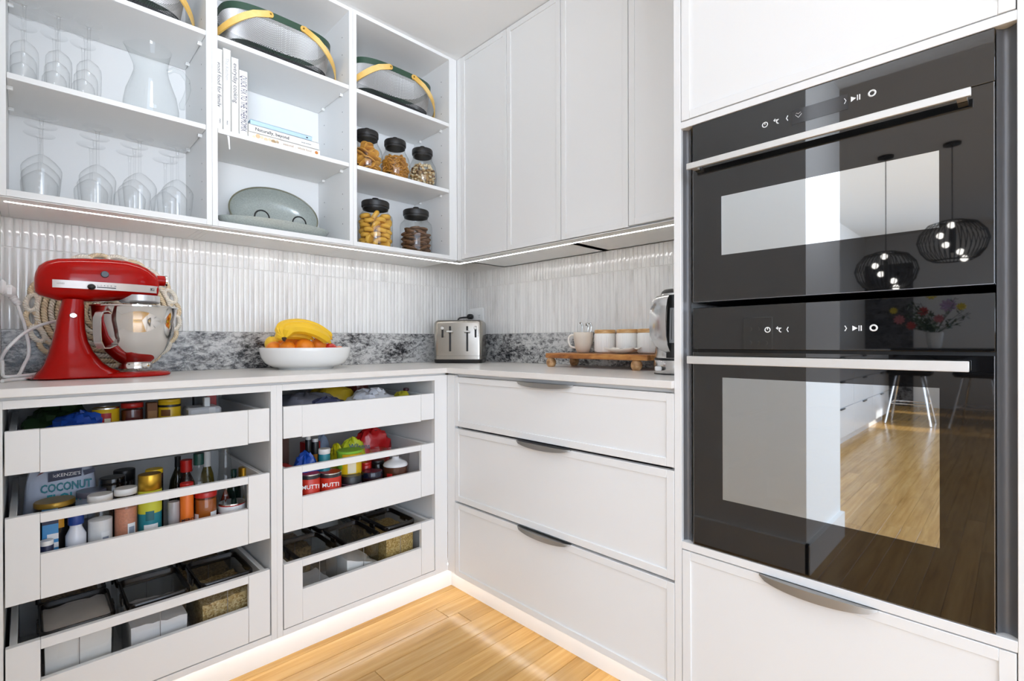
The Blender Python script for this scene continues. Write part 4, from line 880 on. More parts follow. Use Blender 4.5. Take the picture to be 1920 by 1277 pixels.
m=MB();m.sph((0,0,.0075),.014,.014,.0085,16,8);m.build('mesh_ball',STEEL,t);m=MB();m.tube([(0,-.012,.008),(-.004,-.026,.0075),(-.002,-.034,.009)],.0015,6);m.build('hook',CHROME,t)
# ---------------------------------------------------------------- kettle
KST=mat('kettle_steel','D0CFCE',.2,1,var=.02,scale=20)
kx,ky=-.285,-1.405
t=thing('kettle','brushed steel kettle with black handle recess beside the oven tower','kettle',(kx,ky,ZC),rz=math.radians(-147))
# local +x points to the camera side
m=MB();m.lathe([(.060,.0),(.0755,.003),(.077,.008),(.0765,.042),(.074,.046),(.06,.047)],40,cap0=True,cap1=True);b_=m.build('power_base',KST,t,angle=40)
m=MB();m.lathe([(.0772,0),(.0772,.0025),(.074,.003)],40);m.build('base_ring',BLACK,t)
m=MB();m.lathe([(.066,.049),(.0735,.051),(.0745,.056),(.073,.12),(.069,.19),(.062,.243),(.057,.252),(.0001,.254)],44,cap0=True);m.build('jug',KST,t,angle=40)
m=MB();m.lathe([(.0775,.0455),(.076,.0490),(.07,.05)],40);m.build('gap_ring',BLACK,t)
def kr(z):
    pr=[(.049,.0735),(.12,.073),(.19,.069),(.243,.062),(.262,.055)]
    for (a,ra),(b,rb) in zip(pr,pr[1:]):
        if z<=b: return ra+(rb-ra)*(z-a)/(b-a)
    return .055
def wrap(a0,a1,z0,z1,off,n=10,nz=12):
    m=MB();rs=[]
    for i in range(nz+1):
        z=z0+(z1-z0)*i/nz;rs.append([((kr(z)+off)*math.cos(a0+(a1-a0)*j/n),(kr(z)+off)*math.sin(a0+(a1-a0)*j/n),z) for j in range(n+1)])
    m.rings(rs,False);return m
wrap(-.64,-.12,.052,.246,.0015).build('handle_recess',BLACK,t,angle=60)
wrap(-.50,-.30,.098,.205,.0028).build('water_window',mat('grey_water_gauge','9D9FA1',.12),t,angle=60)
wrap(-.41,-.39,.108,.20,.0034).build('gauge_scale',BLACK,t,angle=60)
# bowed strap handle
prof=[(.246,.060),(.243,.080),(.23,.094),(.20,.104),(.16,.1075),(.12,.105),(.09,.098),(.074,.088),(.066,.078)]
rs=[];N_=len(prof)
for i,(z,r) in enumerate(prof):
    wd=.30 if i<N_-3 else .30-.075*(i-N_+4);c0=-.78+(.10*(i-N_+4) if i>N_-4 else 0);q=[]
    for j in range(9): a=c0-wd+2*wd*j/8;q.append((r*math.cos(a),r*math.sin(a),z))
    for j in range(8,-1,-1): a=c0-wd+2*wd*j/8;q.append(((r-.006)*math.cos(a),(r-.006)*math.sin(a),z-.001))
    rs.append(q)
m=MB();m.rings(rs,True,True,True);m.build('handle',KST,t,angle=50)
m=MB();m.lathe([(.0001,.268),(.045,.266),(.053,.260),(.056,.252)],36);m.build('lid',BLACKM,t)
m=MB();m.lathe([(.057,.250),(.059,.262),(.056,.268),(.052,.262)],36,a0=-.4,a1=1.9);m.build('rim_band',KST,t)
m=MB();m.box(.045,.068,-.078,-.058,.012,.026,b=.003);m.build('switch',WPLAS,t)
# ---------------------------------------------------------------- groceries in the drawers
def M_(name,col,**k): return bpy.data.materials[name] if name in bpy.data.materials else mat(name,col,**k)
def foot(px0,px1,py,Y,k=1.0):
    p0,p1=at(px0,py,'y',Y),at(px1,py,'y',Y);c=(p0+p1)/2;u=((px0+px1)/2-960)/FPX
    r=(px1-px0)*depth(c)/math.sqrt(1+u*u)/(2*FPX)*k
    return c.x,r,c.z
def lab(m,r,z0,z1,a0,a1,n=14):
    m.lathe([(r,z0),(r,z1)],n,a0=a0,a1=a1);return m
FA=-PI/2+.0    # faces -Y
def facing(x,y): return math.atan2(CAM.y-y,CAM.x-x)
def can(name,label,cat,px0,px1,py,Y,zb,body,lid=None,lidh=.008,lidr=1.0,labels=(),txt=(),glass=False,fillm=None,fillh=.8,rim=True,group=None,ztop=None,neck=None,lidname='lid'):
    x,r,zt=foot(px0,px1,py,Y);zt=ztop or zt;h=zt-zb
    t=thing(name,label,cat,(x,Y,zb),group=group);a=facing(x,Y)
    hb=h-(lidh if lid else 0)
    m=MB()
    if glass:
        m.lathe([(.0001,.002),(r*.92,.0),(r,.006),(r,hb-.012),(r*.9,hb-.003),(r*.88,hb)],28);m.build('glass_body',JARG,t,angle=60)
        if fillm:
            m=MB();m.lathe([(.0001,.004),(r*.93,.004),(r*.95,.01),(r*.95,hb*fillh),(r*.5,hb*fillh+.003),(.0001,hb*fillh+.002)],24);m.build('filling',fillm,t,angle=50)
    else:
        pr=[(r*.95,0),(r,.002),(r,hb-.002),(r*.95,hb)]
        if neck: pr=[(r*.95,0),(r,.003),(r,hb*neck[0]),(r*neck[2],hb*neck[1]),(r*neck[2],hb)]
        m.lathe(pr,28,cap0=True,cap1=True);m.build('body',body,t,angle=40)
        if rim and not lid: m=MB();m.lathe([(r*.93,hb-.004),(r*1.005,hb-.003),(r*1.005,hb+.0005),(r*.94,hb+.0005),(r*.93,hb-.003),(.0001,hb-.003)],28);m.build('rim',STEEL,t,angle=40)
    if lid:
        lr=r*lidr;m=MB();m.lathe([(lr*.97,hb-.001),(lr,hb),(lr,h-.002),(lr*.96,h),(.0001,h)],28,cap0=True);m.build(lidname,lid,t,angle=40)
    for k,(z0,z1,aw,off,mt) in enumerate(labels):
        m=MB();lab(m,r+.0006+.0003*k,z0*hb,z1*hb,a+off-aw,a+off+aw,max(6,int(aw*18)));m.build('label',mt,t,angle=60)
    for (s,sz,z,off,mt) in txt:
        aa=a+off;rr=r+.0018+sz*sz*len(s)**2*.06/max(r,.01)*.0;text('lettering',s,sz,mt,t,((rr)*math.cos(aa),(rr)*math.sin(aa),z*hb),(PI/2,0,aa+PI/2))
    return t
def blob(nm,x0,x1,y0,y1,z0,z1,mt,par,seed,amp=.12,p=2.6,nu=26,nv=14):
    rnd=random.Random(seed);ph=[(rnd.uniform(2,9),rnd.uniform(2,9),rnd.uniform(0,6)) for _ in range(6)]
    m=MB();rs=[];cx,cy,cz=(x0+x1)/2,(y0+y1)/2,(z0+z1)/2;a,b,c_=(x1-x0)/2,(y1-y0)/2,(z1-z0)/2
    for i in range(nv+1):
        v=PI*min(max(i,.06),nv-.06)/nv;ring=[]
        for j in range(nu):
            u=2*PI*j/nu
            def f(q): return abs(q)**(2/p)*(1 if q>=0 else -1)
            d=1+amp*sum(math.sin(k1*u*round(1)+0 if False else math.floor(k1)*u+k2*v+k3) for k1,k2,k3 in ph)/2.4
            ring.append((cx+a*f(math.sin(v))*f(math.cos(u))*d,cy+b*f(math.sin(v))*f(math.sin(u))*d,max(z0,cz-c_*f(math.cos(v))*d)))
        rs.append(ring)
    m.rings(rs,True,True,True);return m.build(nm,mt,par,angle=32)
def bag(name,label,cat,x0,x1,y0,y1,z0,z1,mt,seed,amp=.12,p=2.4,seal=True,group=None):
    t=thing(name,label,cat,((x0+x1)/2,(y0+y1)/2,z0),group=group);cx,cy=(x0+x1)/2,(y0+y1)/2
    blob('bag_body',x0-cx,x1-cx,y0-cy,y1-cy,0,z1-z0,mt,t,seed,amp,p)
    return t
def pbox(x0,x1,y0,y1,z0,z1,name,label,cat,mt,lab_=(),group=None,b=.0012):
    t=thing(name,label,cat,((x0+x1)/2,(y0+y1)/2,z0),group=group);w,d,h=(x1-x0)/2,(y1-y0)/2,z1-z0
    m=MB();m.box(-w,w,-d,d,0,h,b=b);m.build('carton_body',mt,t)
    for u0,u1,v0,v1,mm in lab_: m=MB();m.box(-w+2*w*u0,-w+2*w*u1,-d-.0006,-d+.0002,h*v0,h*v1);m.build('printed_panel',mm,t,smooth=False)
    return t
yel=M_('yellow_tin_paint','E3B91B',rough=.3);redp=M_('red_pack_print','B4201B',rough=.35);blk=M_('black_pack','17171A',rough=.35);whl=M_('white_label','EDEEEF',rough=.5);brn=M_('brown_pack','7A4B22',rough=.6,var=.12)
cre=M_('cream_label','E8DFC3');bar=M_('barcode_grey','8F98A8',rough=.6);tea=M_('teal_print','1E7E8C',rough=.4);nav=M_('navy_pack_print','1F2747',rough=.45);grn=M_('lime_green_lid','8CC63F',rough=.35);dkr=M_('dark_red_sauce','5B1712',rough=.25);amb=M_('amber_honey','A3561A',rough=.12,var=.1);blu=M_('bright_blue_bag','1E4FB0',rough=.22,var=.12);ora=M_('orange_label','E8731C',rough=.4)
wh2=M_('white_screw_lid','E9E8E6',rough=.35);bluc=M_('blue_cap','1D3F8F',rough=.35);salt=M_('white_salt','E9E9EA',rough=.8);pink=M_('pink_salt','C98468',rough=.7,var=.3,scale=220);dk=M_('dark_glass','1A1512',rough=.12);redc=M_('red_cap','B81D18',rough=.3);grc=M_('dark_green_cap','12433B',rough=.35)
ZA=.7385
# bank 1, top drawer
can('tin','yellow and red tin, first tin from the left in the top drawer','tin',172,224,764,-.42,ZA,yel,lidh=.0,labels=[(.62,.88,.75,-.35,redp),(.35,.75,.22,.12,cre),(.42,.66,.12,.12,brn)],group=None)
can('jar','red lidded jar of dark jam in the top drawer','jar',226,269,755,-.42,ZA,None,lid=redc,lidh=.012,glass=True,fillm=dkr,fillh=.93,labels=[(.10,.62,.95,0,whl),(.32,.46,.35,.3,INK)])
pbox(-1.515,-1.490,-.43,-.40,ZA,.852,'packet','narrow brown packet behind the red lidded jar','packet',brn,[(.1,.9,.3,.8,M_('tan_print2','9A6B35'))])
can('tin','tall yellow tin with black bands in the top drawer','tin',296,339,748,-.42,ZA,yel,lid=yel,lidh=.008,labels=[(.88,.94,3.1,0,blk),(.30,.60,.38,-.35,whl),(.34,.56,.28,-.35,bar),(.66,.82,.42,-.35,brn)])
t=pbox(-1.418,-1.332,-.45,-.36,ZA,.829,'storage_tub','low white plastic tub with a clip lid in the top drawer','tub',M_('milky_plastic','DCDEE2',rough=.35),[(.6,.8,.72,.98,whl)],b=.006)
m=MB();m.box(.002,.018,-.02,.0,.088,.118,b=.002);m.build('clip',WPLAS,t)
pbox(-1.384,-1.352,-.35,-.325,ZA,.868,'packet','black packet with white lettering at the back of the top drawer','packet',blk,[(.2,.9,.62,.66,whl),(.3,.8,.54,.57,whl)])
pbox(-1.350,-1.322,-.35,-.325,ZA,.868,'packet','red packet beside the black one in the top drawer','packet',redp,[(.2,.9,.5,.55,whl),(.2,.8,.28,.42,nav)])
bag('produce_bag','glossy blue plastic bag at the left of the top drawer','bag',-1.72,-1.60,-.48,-.38,ZA,.838,blu,3,.14)
bag('produce_bag','dark green plastic bag slumped behind the blue one','bag',-1.765,-1.62,-.40,-.28,ZA,.846,M_('dark_green_bag','27401F',rough=.3,var=.3),5,.16)
# bank 1, middle drawer
ZM=.4415
t=pbox(-1.7325,-1.703,-.505,-.470,ZM,.612,'carton','narrow blue and white carton at the left of the middle drawer','carton',M_('sky_blue_carton','3E8EC8',rough=.4),[(0,1,.82,1,nav),(.3,1,.60,.68,whl),(.3,1,.48,.55,whl),(0,1,.0,.34,whl)])
text('lettering',"M'KE",.0125,whl,t,(0,-.0185,.155),(PI/2,0,0))
can('jar','small white-lidded jar in front of the blue carton','jar',74,101,1013,-.523,ZM,nav,lid=wh2,lidh=.010,labels=[(.55,.8,.9,0,whl)])
can('bottle','white plastic bottle with a blue cap in the middle drawer','bottle',122,162,965,-.49,ZM,M_('white_bottle','E4E6EE',rough=.3),lid=bluc,lidh=.022,lidr=.78,neck=(.78,.93,.6),labels=[(.42,.60,.5,-.6,nav)],lidname='cap')
can('jar','clear jar of white salt with a white lid and price label','jar',163,212,926,-.485,ZM,None,lid=wh2,lidh=.016,lidr=1.0,glass=True,fillm=salt,fillh=.72,labels=[(.22,.55,.35,.42,whl),(.28,.48,.25,.42,bar)])
can('jar','clear jar of pink rock salt with a white lid and price label','jar',213,258,914,-.485,ZM,None,lid=wh2,lidh=.016,glass=True,fillm=pink,fillh=.80,labels=[(.30,.58,.35,.5,whl),(.35,.53,.25,.5,bar)])
t=can('tin','tall teal and lime tin with a gold cap in the middle drawer','tin',258,303,888,-.485,ZM,tea,lid=GOLD,lidh=.042,lidr=1.0,labels=[(.66,1.0,3.14,0,M_('lime_tin_band','C9CB3B',rough=.35)),(.40,.50,.6,.1,whl),(.30,.36,.5,.1,whl),(.56,.70,.35,0,M_('dark_teal_arch','17606B',rough=.4))],txt=[('POWDER',.010,.24,.0,whl)],lidname='cap')
can('jar','small jar with a bright yellow lid behind the gold-capped tin','jar',272,306,879,-.41,ZM,dk,lid=M_('yellow_lid','F0CC16',rough=.3),lidh=.012)
can('jar','dark jar with gold lid and amber label in front of the flour bag','jar',62,142,937,-.44,ZM,dk,lid=M_('old_gold_lid','A88432',rough=.35,metal=.6),lidh=.012,labels=[(.70,.96,.34,.1,M_('amber_label','D8961E',rough=.4))])
can('jar','clear ridged jar between the flour bag and white lids','jar',142,200,918,-.40,ZM,None,lid=M_('smoky_clear_lid','6E6E80',rough=.15),lidh=.014,glass=True,fillm=M_('pale_powder','8A8894'),fillh=.6)
can('jar','wide jar with a shiny black lid behind the salt jars','jar',185,236,894,-.38,ZM,dk,lid=M_('gloss_black_lid','0E0E10',rough=.12),lidh=.016)
can('jar','jar with a matt black lid at the drawer back','jar',212,254,880,-.30,ZM,dk,lid=blk,lidh=.03)
t=bag('flour_bag','pale blue-white bag of coconut flour standing in the middle drawer','bag',-1.765,-1.62,-.375,-.315,ZM,.716,M_('pale_blue_flour_bag','C4CDE0',rough=.45,var=.03),11,.03,3.4)
text('lettering','COCONUT',.030,tea,t,(.010,-.0335,.199),(PI/2,0,-.03),sx=.66,bold=.03);text('lettering','FLOUR',.034,M_('cyan_print','36A6B8',rough=.4),t,(.010,-.0338,.169),(PI/2,0,-.03),sx=.75,bold=.03)
m=MB();m.prism([(-.026,.217),(.040,.222),(.041,.243),(-.026,.241)],-.0337,-.0325,'y');pn=m.build('printed_panel',nav,t,smooth=False)
text('lettering',"McKENZIE'S",.012,whl,t,(.007,-.0342,.231),(PI/2,0,-.03))
m=MB();m.prism([(-.048,.236),(-.03,.246),(.045,.249),(.062,.245),(.045,.257),(-.03,.255)],-.0332,-.032,'y');m.build('printed_panel',M_('maroon_ribbon','6B1A22',rough=.4),t,smooth=False)
m=MB();m.prism([(.046,.222),(.068,.227),(.067,.238),(.044,.235)],-.032,-.0305,'y');m.build('printed_panel',nav,t,smooth=False)
can('bottle','ribbed clear bottle left of the orange pack','bottle',314,337,940,-.49,ZM,M_('cloudy_ribbed_plastic','A5A1A2',rough=.15),lidh=.0,rim=False)
t=can('bottle','orange sauce bottle with dark lettering in the middle drawer','bottle',337,363,905,-.495,ZM,ora,lid=redc,lidh=.01,neck=(.86,.97,.7),txt=[('MERC',.0115,.47,.1,INK)],lidname='cap')
can('jar','amber honey jar with a red and white lid','jar',364,407,920,-.49,ZM,None,lid=redc,lidh=.014,glass=True,fillm=amb,fillh=.95,labels=[(.1,.66,.30,-.95,whl),(.1,.68,.34,.75,whl)])
can('tin','red and white can with a shiny steel lid in the middle drawer','tin',409,460,940,-.485,ZM,redp,lid=CHROME,lidh=.003,labels=[(.78,.97,3.14,0,whl)])
def bottle(label,px0,px1,pyt,Y,prof,mt,capm,caprz,fillm=None,group=None):
    x,r,zt=foot(px0,px1,pyt,Y);h=zt-ZM;t=thing('bottle',label,'bottle',(x,Y,ZM),group=group)
    m=MB();m.lathe([(.0001,.002)]+[(r*a,h*b) for a,b in prof],24);m.build('glass_body',mt,t,angle=60)
    if fillm: m=MB();m.lathe([(.0001,.004)]+[(r*a*.93,h*b) for a,b in prof if b<.55]+[(.0001,h*.5)],20);m.build('filling',fillm,t,angle=60)
    if capm: m=MB();m.lathe([(r*caprz[0],h*caprz[1]),(r*caprz[0],h),(.0001,h)],18,cap0=True);m.build('cap',capm,t,angle=40)
    return t
BP=[(.95,0),(1,.02),(1,.55),(.85,.68),(.45,.80),(.32,.84),(.32,.9)]
OILG=thin_glass('amber_oil_glass',(.75,.6,.4,1))
bottle('round glass bottle with a dark green cap in the middle drawer',345,399,850,-.40,BP,JARG,grc,(.38,.86),M_('oil_fill','6B5238',rough=.1))
bottle('bottle with a red cap left of the green-capped bottle',330,368,862,-.37,BP,M_('dark_sauce_bottle','2A1512',rough=.1),redc,(.62,.84))
bottle('dark bottle at the left of the bottle cluster',316,350,856,-.30,BP,M_('dark_olive_bottle','22200F',rough=.1),blk,(.36,.86))
bottle('bottle with a white cap at the back of the middle drawer',374,402,846,-.31,BP,M_('olive_oil_bottle','5C5014',rough=.1),wh2,(.5,.78))
bottle('flared clear glass bottle at the right of the middle drawer',398,446,838,-.40,[(.95,0),(1,.02),(1,.1),(.62,.6),(.40,.92),(.38,1)],JARG,None,None,M_('red_oil','6A2416',rough=.15))
bottle('small bottle with a gold cap at the right of the middle drawer',444,470,876,-.38,[(.95,0),(1,.03),(1,.7),(.72,.85)],JARG,GOLD,(.8,.84),M_('pale_fill','8F8A60',rough=.3))
bottle('dark green bottle standing behind the steel-lidded can',424,452,880,-.33,BP,M_('bottle_green','0E2B22',rough=.1),grc,(.4,.86))
# lidded food containers in both bottom drawers
SMOKE=mat('smoky_lid_rim','17110F',.2,var=.1);SMOKC=thin_glass('smoky_lid_panel',(.96,.94,.92,1));TUBG=thin_glass('clear_tub_plastic',(.93,.94,.94,1),1.45)
FLR=mat('white_flour','EDEBE8',.9,var=.02);SUG=mat('white_sugar','E9E8E9',.8,var=.03)
def grain_mat(name,a,b_,c_,sc):
    m,nt,b=nodes(name);tc=nt.nodes.new('ShaderNodeTexCoord');v=nt.nodes.new('ShaderNodeTexVoronoi');v.inputs['Scale'].default_value=sc;nt.links.new(tc.outputs['Object'],v.inputs['Vector'])
    r=ramp(nt,[(.1,c_),(.45,b_),(.9,a)]);nt.links.new(v.outputs['Color'],r.inputs[0]);nt.links.new(r.outputs[0],b.inputs['Base Color']);b.inputs['Roughness'].default_value=.8
    bp=nt.nodes.new('ShaderNodeBump');bp.inputs['Strength'].default_value=.6;bp.inputs['Distance'].default_value=.003;nt.links.new(v.outputs['Distance'],bp.inputs['Height']);nt.links.new(bp.outputs[0],b.inputs['Normal']);return m
OAT=grain_mat('rolled_oats','D9C79A','B99C62','8A6A36',210);RICE=grain_mat('golden_grain','D5BE86','B89A55','8C6C30',260);PASTA=grain_mat('brown_grain','B59A6A','8C6E44','5E452A',150)
def tub(label,x0,x1,y0,y1,zb,zt,fm,fn,fh,flabel,slope=0):
    cx,cy=(x0+x1)/2,(y0+y1)/2;w,d,h=(x1-x0)/2,(y1-y0)/2,zt-zb
    t=thing('food_container',label,'container',(cx,cy,zb),group='smoky-lidded food containers in the bottom drawers')
    m=MB();m.rings([rr(w*.90,d*.92,.014,.001,3),rr(w*.96,d*.965,.016,h-.016,3)],True,True);m.build('tub',TUBG,t,angle=40)
    m=MB();a=[rr(w*.97,d*.97,.017,h-.018,3),rr(w,d,.018,h-.016,3),rr(w,d,.018,h-.003,3),rr(w*.97,d*.975,.017,h,3),rr(w*.92,d*.935,.014,h,3),rr(w*.905,d*.92,.013,h-.010,3),rr(w*.905,d*.92,.013,h-.016,3)]
    m.rings(a,True);ld=m.build('lid',SMOKE,t,angle=40)
    m=MB();m.add(rr(w*.908,d*.922,.013,h-.011,3),[tuple(range(16))]);m.build('lid_panel',SMOKC,ld,smooth=False)
    for s in (-1,1): m=MB();m.box(s*w-.004 if s<0 else w-.002,s*w+.002 if s<0 else w+.004,-.018,.018,h-.030,h-.006,b=.0015);m.build('clasp',SMOKE,t)
    m=MB();m.box(-.0008,.0008,-d*.945,-d*.935,.006,h-.02);m.build('seam',M_('grey_seam','8E8A88',rough=.3),t)
    if fm:
        f=thing(fn,flabel,fn.replace('_',' '),(cx,cy,zb));rnd=random.Random(label);n=9;vs=[];fs=[]
        m=MB();hh=h*fh
        g=[[(-w*.88+2*w*.88*i/(n-1),-d*.90+2*d*.90*j/(n-1),hh*(1+slope*(1-2*i/(n-1)))+rnd.uniform(-.003,.003)) for j in range(n)] for i in range(n)]
        vs=[q for r in g for q in r];N=n*n;vs+=[(x*.96,y*.98,.004) for x,y,z in vs]
        fs=[(i*n+j,i*n+j+1,(i+1)*n+j+1,(i+1)*n+j) for i in range(n-1) for j in range(n-1)]
        bd=[(i,0) for i in range(n)]+[(n-1,j) for j in range(1,n)]+[(i,n-1) for i in range(n-2,-1,-1)]+[(0,j) for j in range(n-2,0,-1)]
        for k in range(len(bd)):
            a_=bd[k];b_=bd[(k+1)%len(bd)];ia=a_[0]*n+a_[1];ib=b_[0]*n+b_[1];fs.append((ia,ib,N+ib,N+ia))
        m.add(vs,fs);bpy.data.objects.remove(f);f=m.build(fn,fm,angle=70,loc=(cx,cy,zb));tag(f,flabel,fn.replace('_',' '),kind='stuff')
ZD=.1485
tub('container of white flour under the red-mixer end of the bottom drawer',-1.738,-1.594,-.525,-.33,ZD,.328,FLR,'flour',.92,'white flour filling the container at the open end of the drawer bank')
tub('container of white sugar in the middle of the wide bottom drawer',-1.572,-1.428,-.525,-.33,ZD,.334,SUG,'sugar',.62,'white sugar in the middle container of the wide bottom drawer',.04)
tub('container of rolled oats beside the sugar container',-1.408,-1.264,-.525,-.33,ZD,.332,OAT,'rolled_oats',.66,'rolled oats in the container beside the sugar',-.05)
tub('container with a little white sugar in the narrow bottom drawer',-1.130,-.990,-.525,-.33,ZD-.001,.322,SUG,'sugar',.22,'shallow layer of white sugar in the narrow bottom drawer',-.15)
tub('half full container of white flour in the narrow bottom drawer',-.970,-.832,-.525,-.33,ZD-.001,.326,FLR,'flour',.52,'sloping white flour in the middle container of the narrow drawer',.25)
tub('container of golden grain nearest the kitchen corner',-.816,-.684,-.525,-.33,ZD-.001,.340,RICE,'golden_grain',.80,'golden grain in the container nearest the kitchen corner')
for k,(x0,x1,zt,fm,nm,lb) in enumerate(((-1.738,-1.594,.318,PASTA,'dark container behind the flour container','brown grain in the container behind the flour'),(-1.572,-1.428,.318,None,'empty dark container behind the wide drawer sugar',''),(-1.408,-1.264,.318,PASTA,'dark container behind the rolled oats container','brown grain in the container behind the rolled oats'),(-1.130,-.990,.312,PASTA,'dark container behind the shallow sugar container','brown grain behind the shallow sugar container'),(-.970,-.832,.315,None,'empty dark container behind the sloping flour',''),(-.816,-.684,.325,PASTA,'dark container behind the golden grain','brown grain behind the golden grain container'))):
    tub(nm,x0,x1,-.31,-.11,ZD-.0005,zt,fm,'brown_grain',.7,lb)
# bank 2, top drawer: soft packets
ZN=.7385
bag('packet','crumpled grey plastic packet filling the narrow top drawer','packet',-1.165,-.95,-.50,-.30,ZN,.845,M_('grey_film','75757F',rough=.25,var=.2,scale=18),21,.10)
bag('packet','navy printed plastic packet at the front of the narrow top drawer','packet',-1.09,-.955,-.525,-.46,ZN,.834,M_('navy_film','3B3E58',rough=.25,var=.25,scale=20),22,.08)
bag('packet','yellow foil packet behind the grey plastic packet','packet',-1.02,-.87,-.42,-.30,ZN,.864,M_('yellow_film','B99A1E',rough=.3,var=.25,scale=20),23,.12)
bag('packet','white plastic bag in the narrow top drawer','packet',-.92,-.745,-.51,-.38,ZN,.843,M_('white_film','D9DAE0',rough=.3,var=.05),24,.10)
bag('packet','dark red and cream packet at the back of the narrow top drawer','packet',-.87,-.77,-.36,-.26,ZN,.865,M_('maroon_film','6A2B22',rough=.3,var=.3,scale=20),25,.12)
bag('packet','flat lime yellow packet at the corner end of the top drawer','packet',-.735,-.675,-.50,-.42,ZN,.829,M_('lime_film','B7AE2A',rough=.35),26,.06)
t=thing('bottle_stopper','small dark red knob on the lime yellow packet','stopper',(-.683,-.455,.829));m=MB();m.lathe([(.010,0),(.012,.004),(.010,.012),(.0001,.014)],14,cap0=True);m.build('knob',M_('dark_maroon_knob','3A1620',rough=.3),t)
# bank 2, middle drawer
ZQ=.4455
pbox(-1.168,-1.10,-.36,-.30,ZQ,.690,'carton','tall plain brown carton at the left of the narrow middle drawer','carton',M_('dark_brown_carton','4A2A1E',rough=.6))
pbox(-1.166,-1.135,-.50,-.42,ZQ,.617,'packet','low red and white packet at the left of the narrow middle drawer','packet',redp,[(0,.4,.6,1,whl)])
TOMAT=M_('tomato_red_label','C4301E',rough=.35)
for px0,px1,py,lb,Y in ((562,600,887,'red tomato can at the window edge with white lettering',-.505),(597,640,884,'second red tomato can, right of the first one',-.50)):
    can('tin',lb,'tin',px0,px1,py,Y,ZQ,TOMAT,labels=[(.90,.98,3.14,0,M_('dark_band','23252B',rough=.3)),(.20,.30,.25,.1,M_('gold_print','D28A2A'))],txt=[('MUTTI',.0185,.73,.05,whl),('POLPA',.008,.56,.05,M_('gold_print','D28A2A'))],group='red tomato cans in the middle drawer')
pbox(-1.085,-1.035,-.44,-.41,ZQ,.588,'packet','navy and white packet behind the tomato cans','packet',nav,[(0,1,.85,.95,whl)])
can('jar','low black-lidded jar with a yellow ring and pink label','jar',639,678,890,-.50,ZQ,M_('pink_label','C48AA6',rough=.4),lid=blk,lidh=.026,labels=[(.70,.98,3.14,0,blk)])
can('jar','low round tub with a yellow rim under the lime-lidded tub','jar',637,677,887,-.455,ZQ,blk,lid=yel,lidh=.006)
x,r,zt=foot(632,678,843,-.455);can('tub','lime green lidded yellow tub stacked on the black-lidded jar','tub',632,678,843,-.455,at(655,887,'y',-.455).z+.0005,yel,lid=grn,lidh=.008,lidr=1.06,labels=[(.1,.6,.35,.2,cre),(.3,1,.5,-1.1,grn)])
can('jar','wide dark jar with a glossy navy lid in the middle drawer','jar',678,717,882,-.495,ZQ,M_('dark_plum_jar','2C1416',rough=.15),lid=M_('gloss_navy_lid','14162A',rough=.1),lidh=.02)
can('jar','small round red jar behind the navy-lidded jar','jar',676,696,866,-.43,ZQ,redc,lid=redc,lidh=.01)
can('jar','small black jar beside the small round red jar','jar',697,720,862,-.42,ZQ,dk,lid=blk,lidh=.012)
t=can('bowl','brown bowl under a white domed lid at the corner end','bowl',718,764,872,-.49,ZQ,M_('brown_bowl','4B2A1B',rough=.2),labels=[(.55,.8,.25,-.5,redp),(.3,.5,.7,.2,cre)],rim=False)
x,r,zt=foot(718,764,872,-.49);m=MB();h=zt-ZQ;m.lathe([(r*1.0,h),(r*1.02,h+.004),(r*.9,h+.012),(r*.55,h+.020),(r*.3,h+.026),(r*.28,h+.034),(.0001,h+.036)],26,cap0=True);m.build('domed_lid',M_('white_enamel_lid','DCDDE0',rough=.15),t,angle=60)
bag('produce_bag','shiny blue plastic bag in the narrow middle drawer','bag',-1.12,-1.035,-.50,-.41,ZQ,.640,blu,31,.10,2.2)
can('tub','small teal tub with a white lid beside the blue bag','tub',597,619,841,-.47,ZQ,tea,lid=wh2,lidh=.016,lidr=1.05,labels=[(.5,.6,.2,.1,whl)])
for px0,px1,py,lb in ((572,584,818,'black bottle with white cap behind the blue bag'),(584,598,822,'second black bottle with white cap, right of the first')):
    can('bottle',lb,'bottle',px0,px1,py,-.36,ZQ,blk,lid=wh2,lidh=.012,lidr=.8,lidname='cap',labels=[(.6,.8,.6,0,M_('gold_print','D28A2A'))])
pbox(-1.035,-.975,-.33,-.29,ZQ,.655,'packet','red and white packet behind the teal tub','packet',redp,[(.55,.75,.2,.95,whl)])
bag('packet','pale blue-grey paper packet at the back of the drawer','packet',-.985,-.93,-.33,-.28,ZQ,.672,M_('blue_grey_paper','7F8FA8',rough=.6),33,.06)
bag('chip_bag','plain yellow snack bag left of the lettered one','bag',-.965,-.915,-.42,-.36,ZQ,.645,M_('acid_yellow_film','C9C21C',rough=.3,var=.12),34,.08)
t=bag('chip_bag','lime yellow snack bag with blue lettering behind the lime lid','bag',-.935,-.82,-.42,-.35,ZQ,.655,M_('lime_yellow_film','C3CC2B',rough=.3,var=.12),35,.07)
text('lettering','Wilsons',.026,M_('blue_print','24566E',rough=.4),t,(.012,-.0385,.186),(PI/2-.25,.12,0));text('lettering','Nuts',.016,INK,t,(-.02,-.0405,.160),(PI/2-.1,.08,0))
bag('snack_bag','glossy red snack bag at the back of the middle drawer','bag',-.85,-.695,-.38,-.30,ZQ,.675,M_('glossy_red_film','B5141B',rough=.18,var=.1),36,.12)
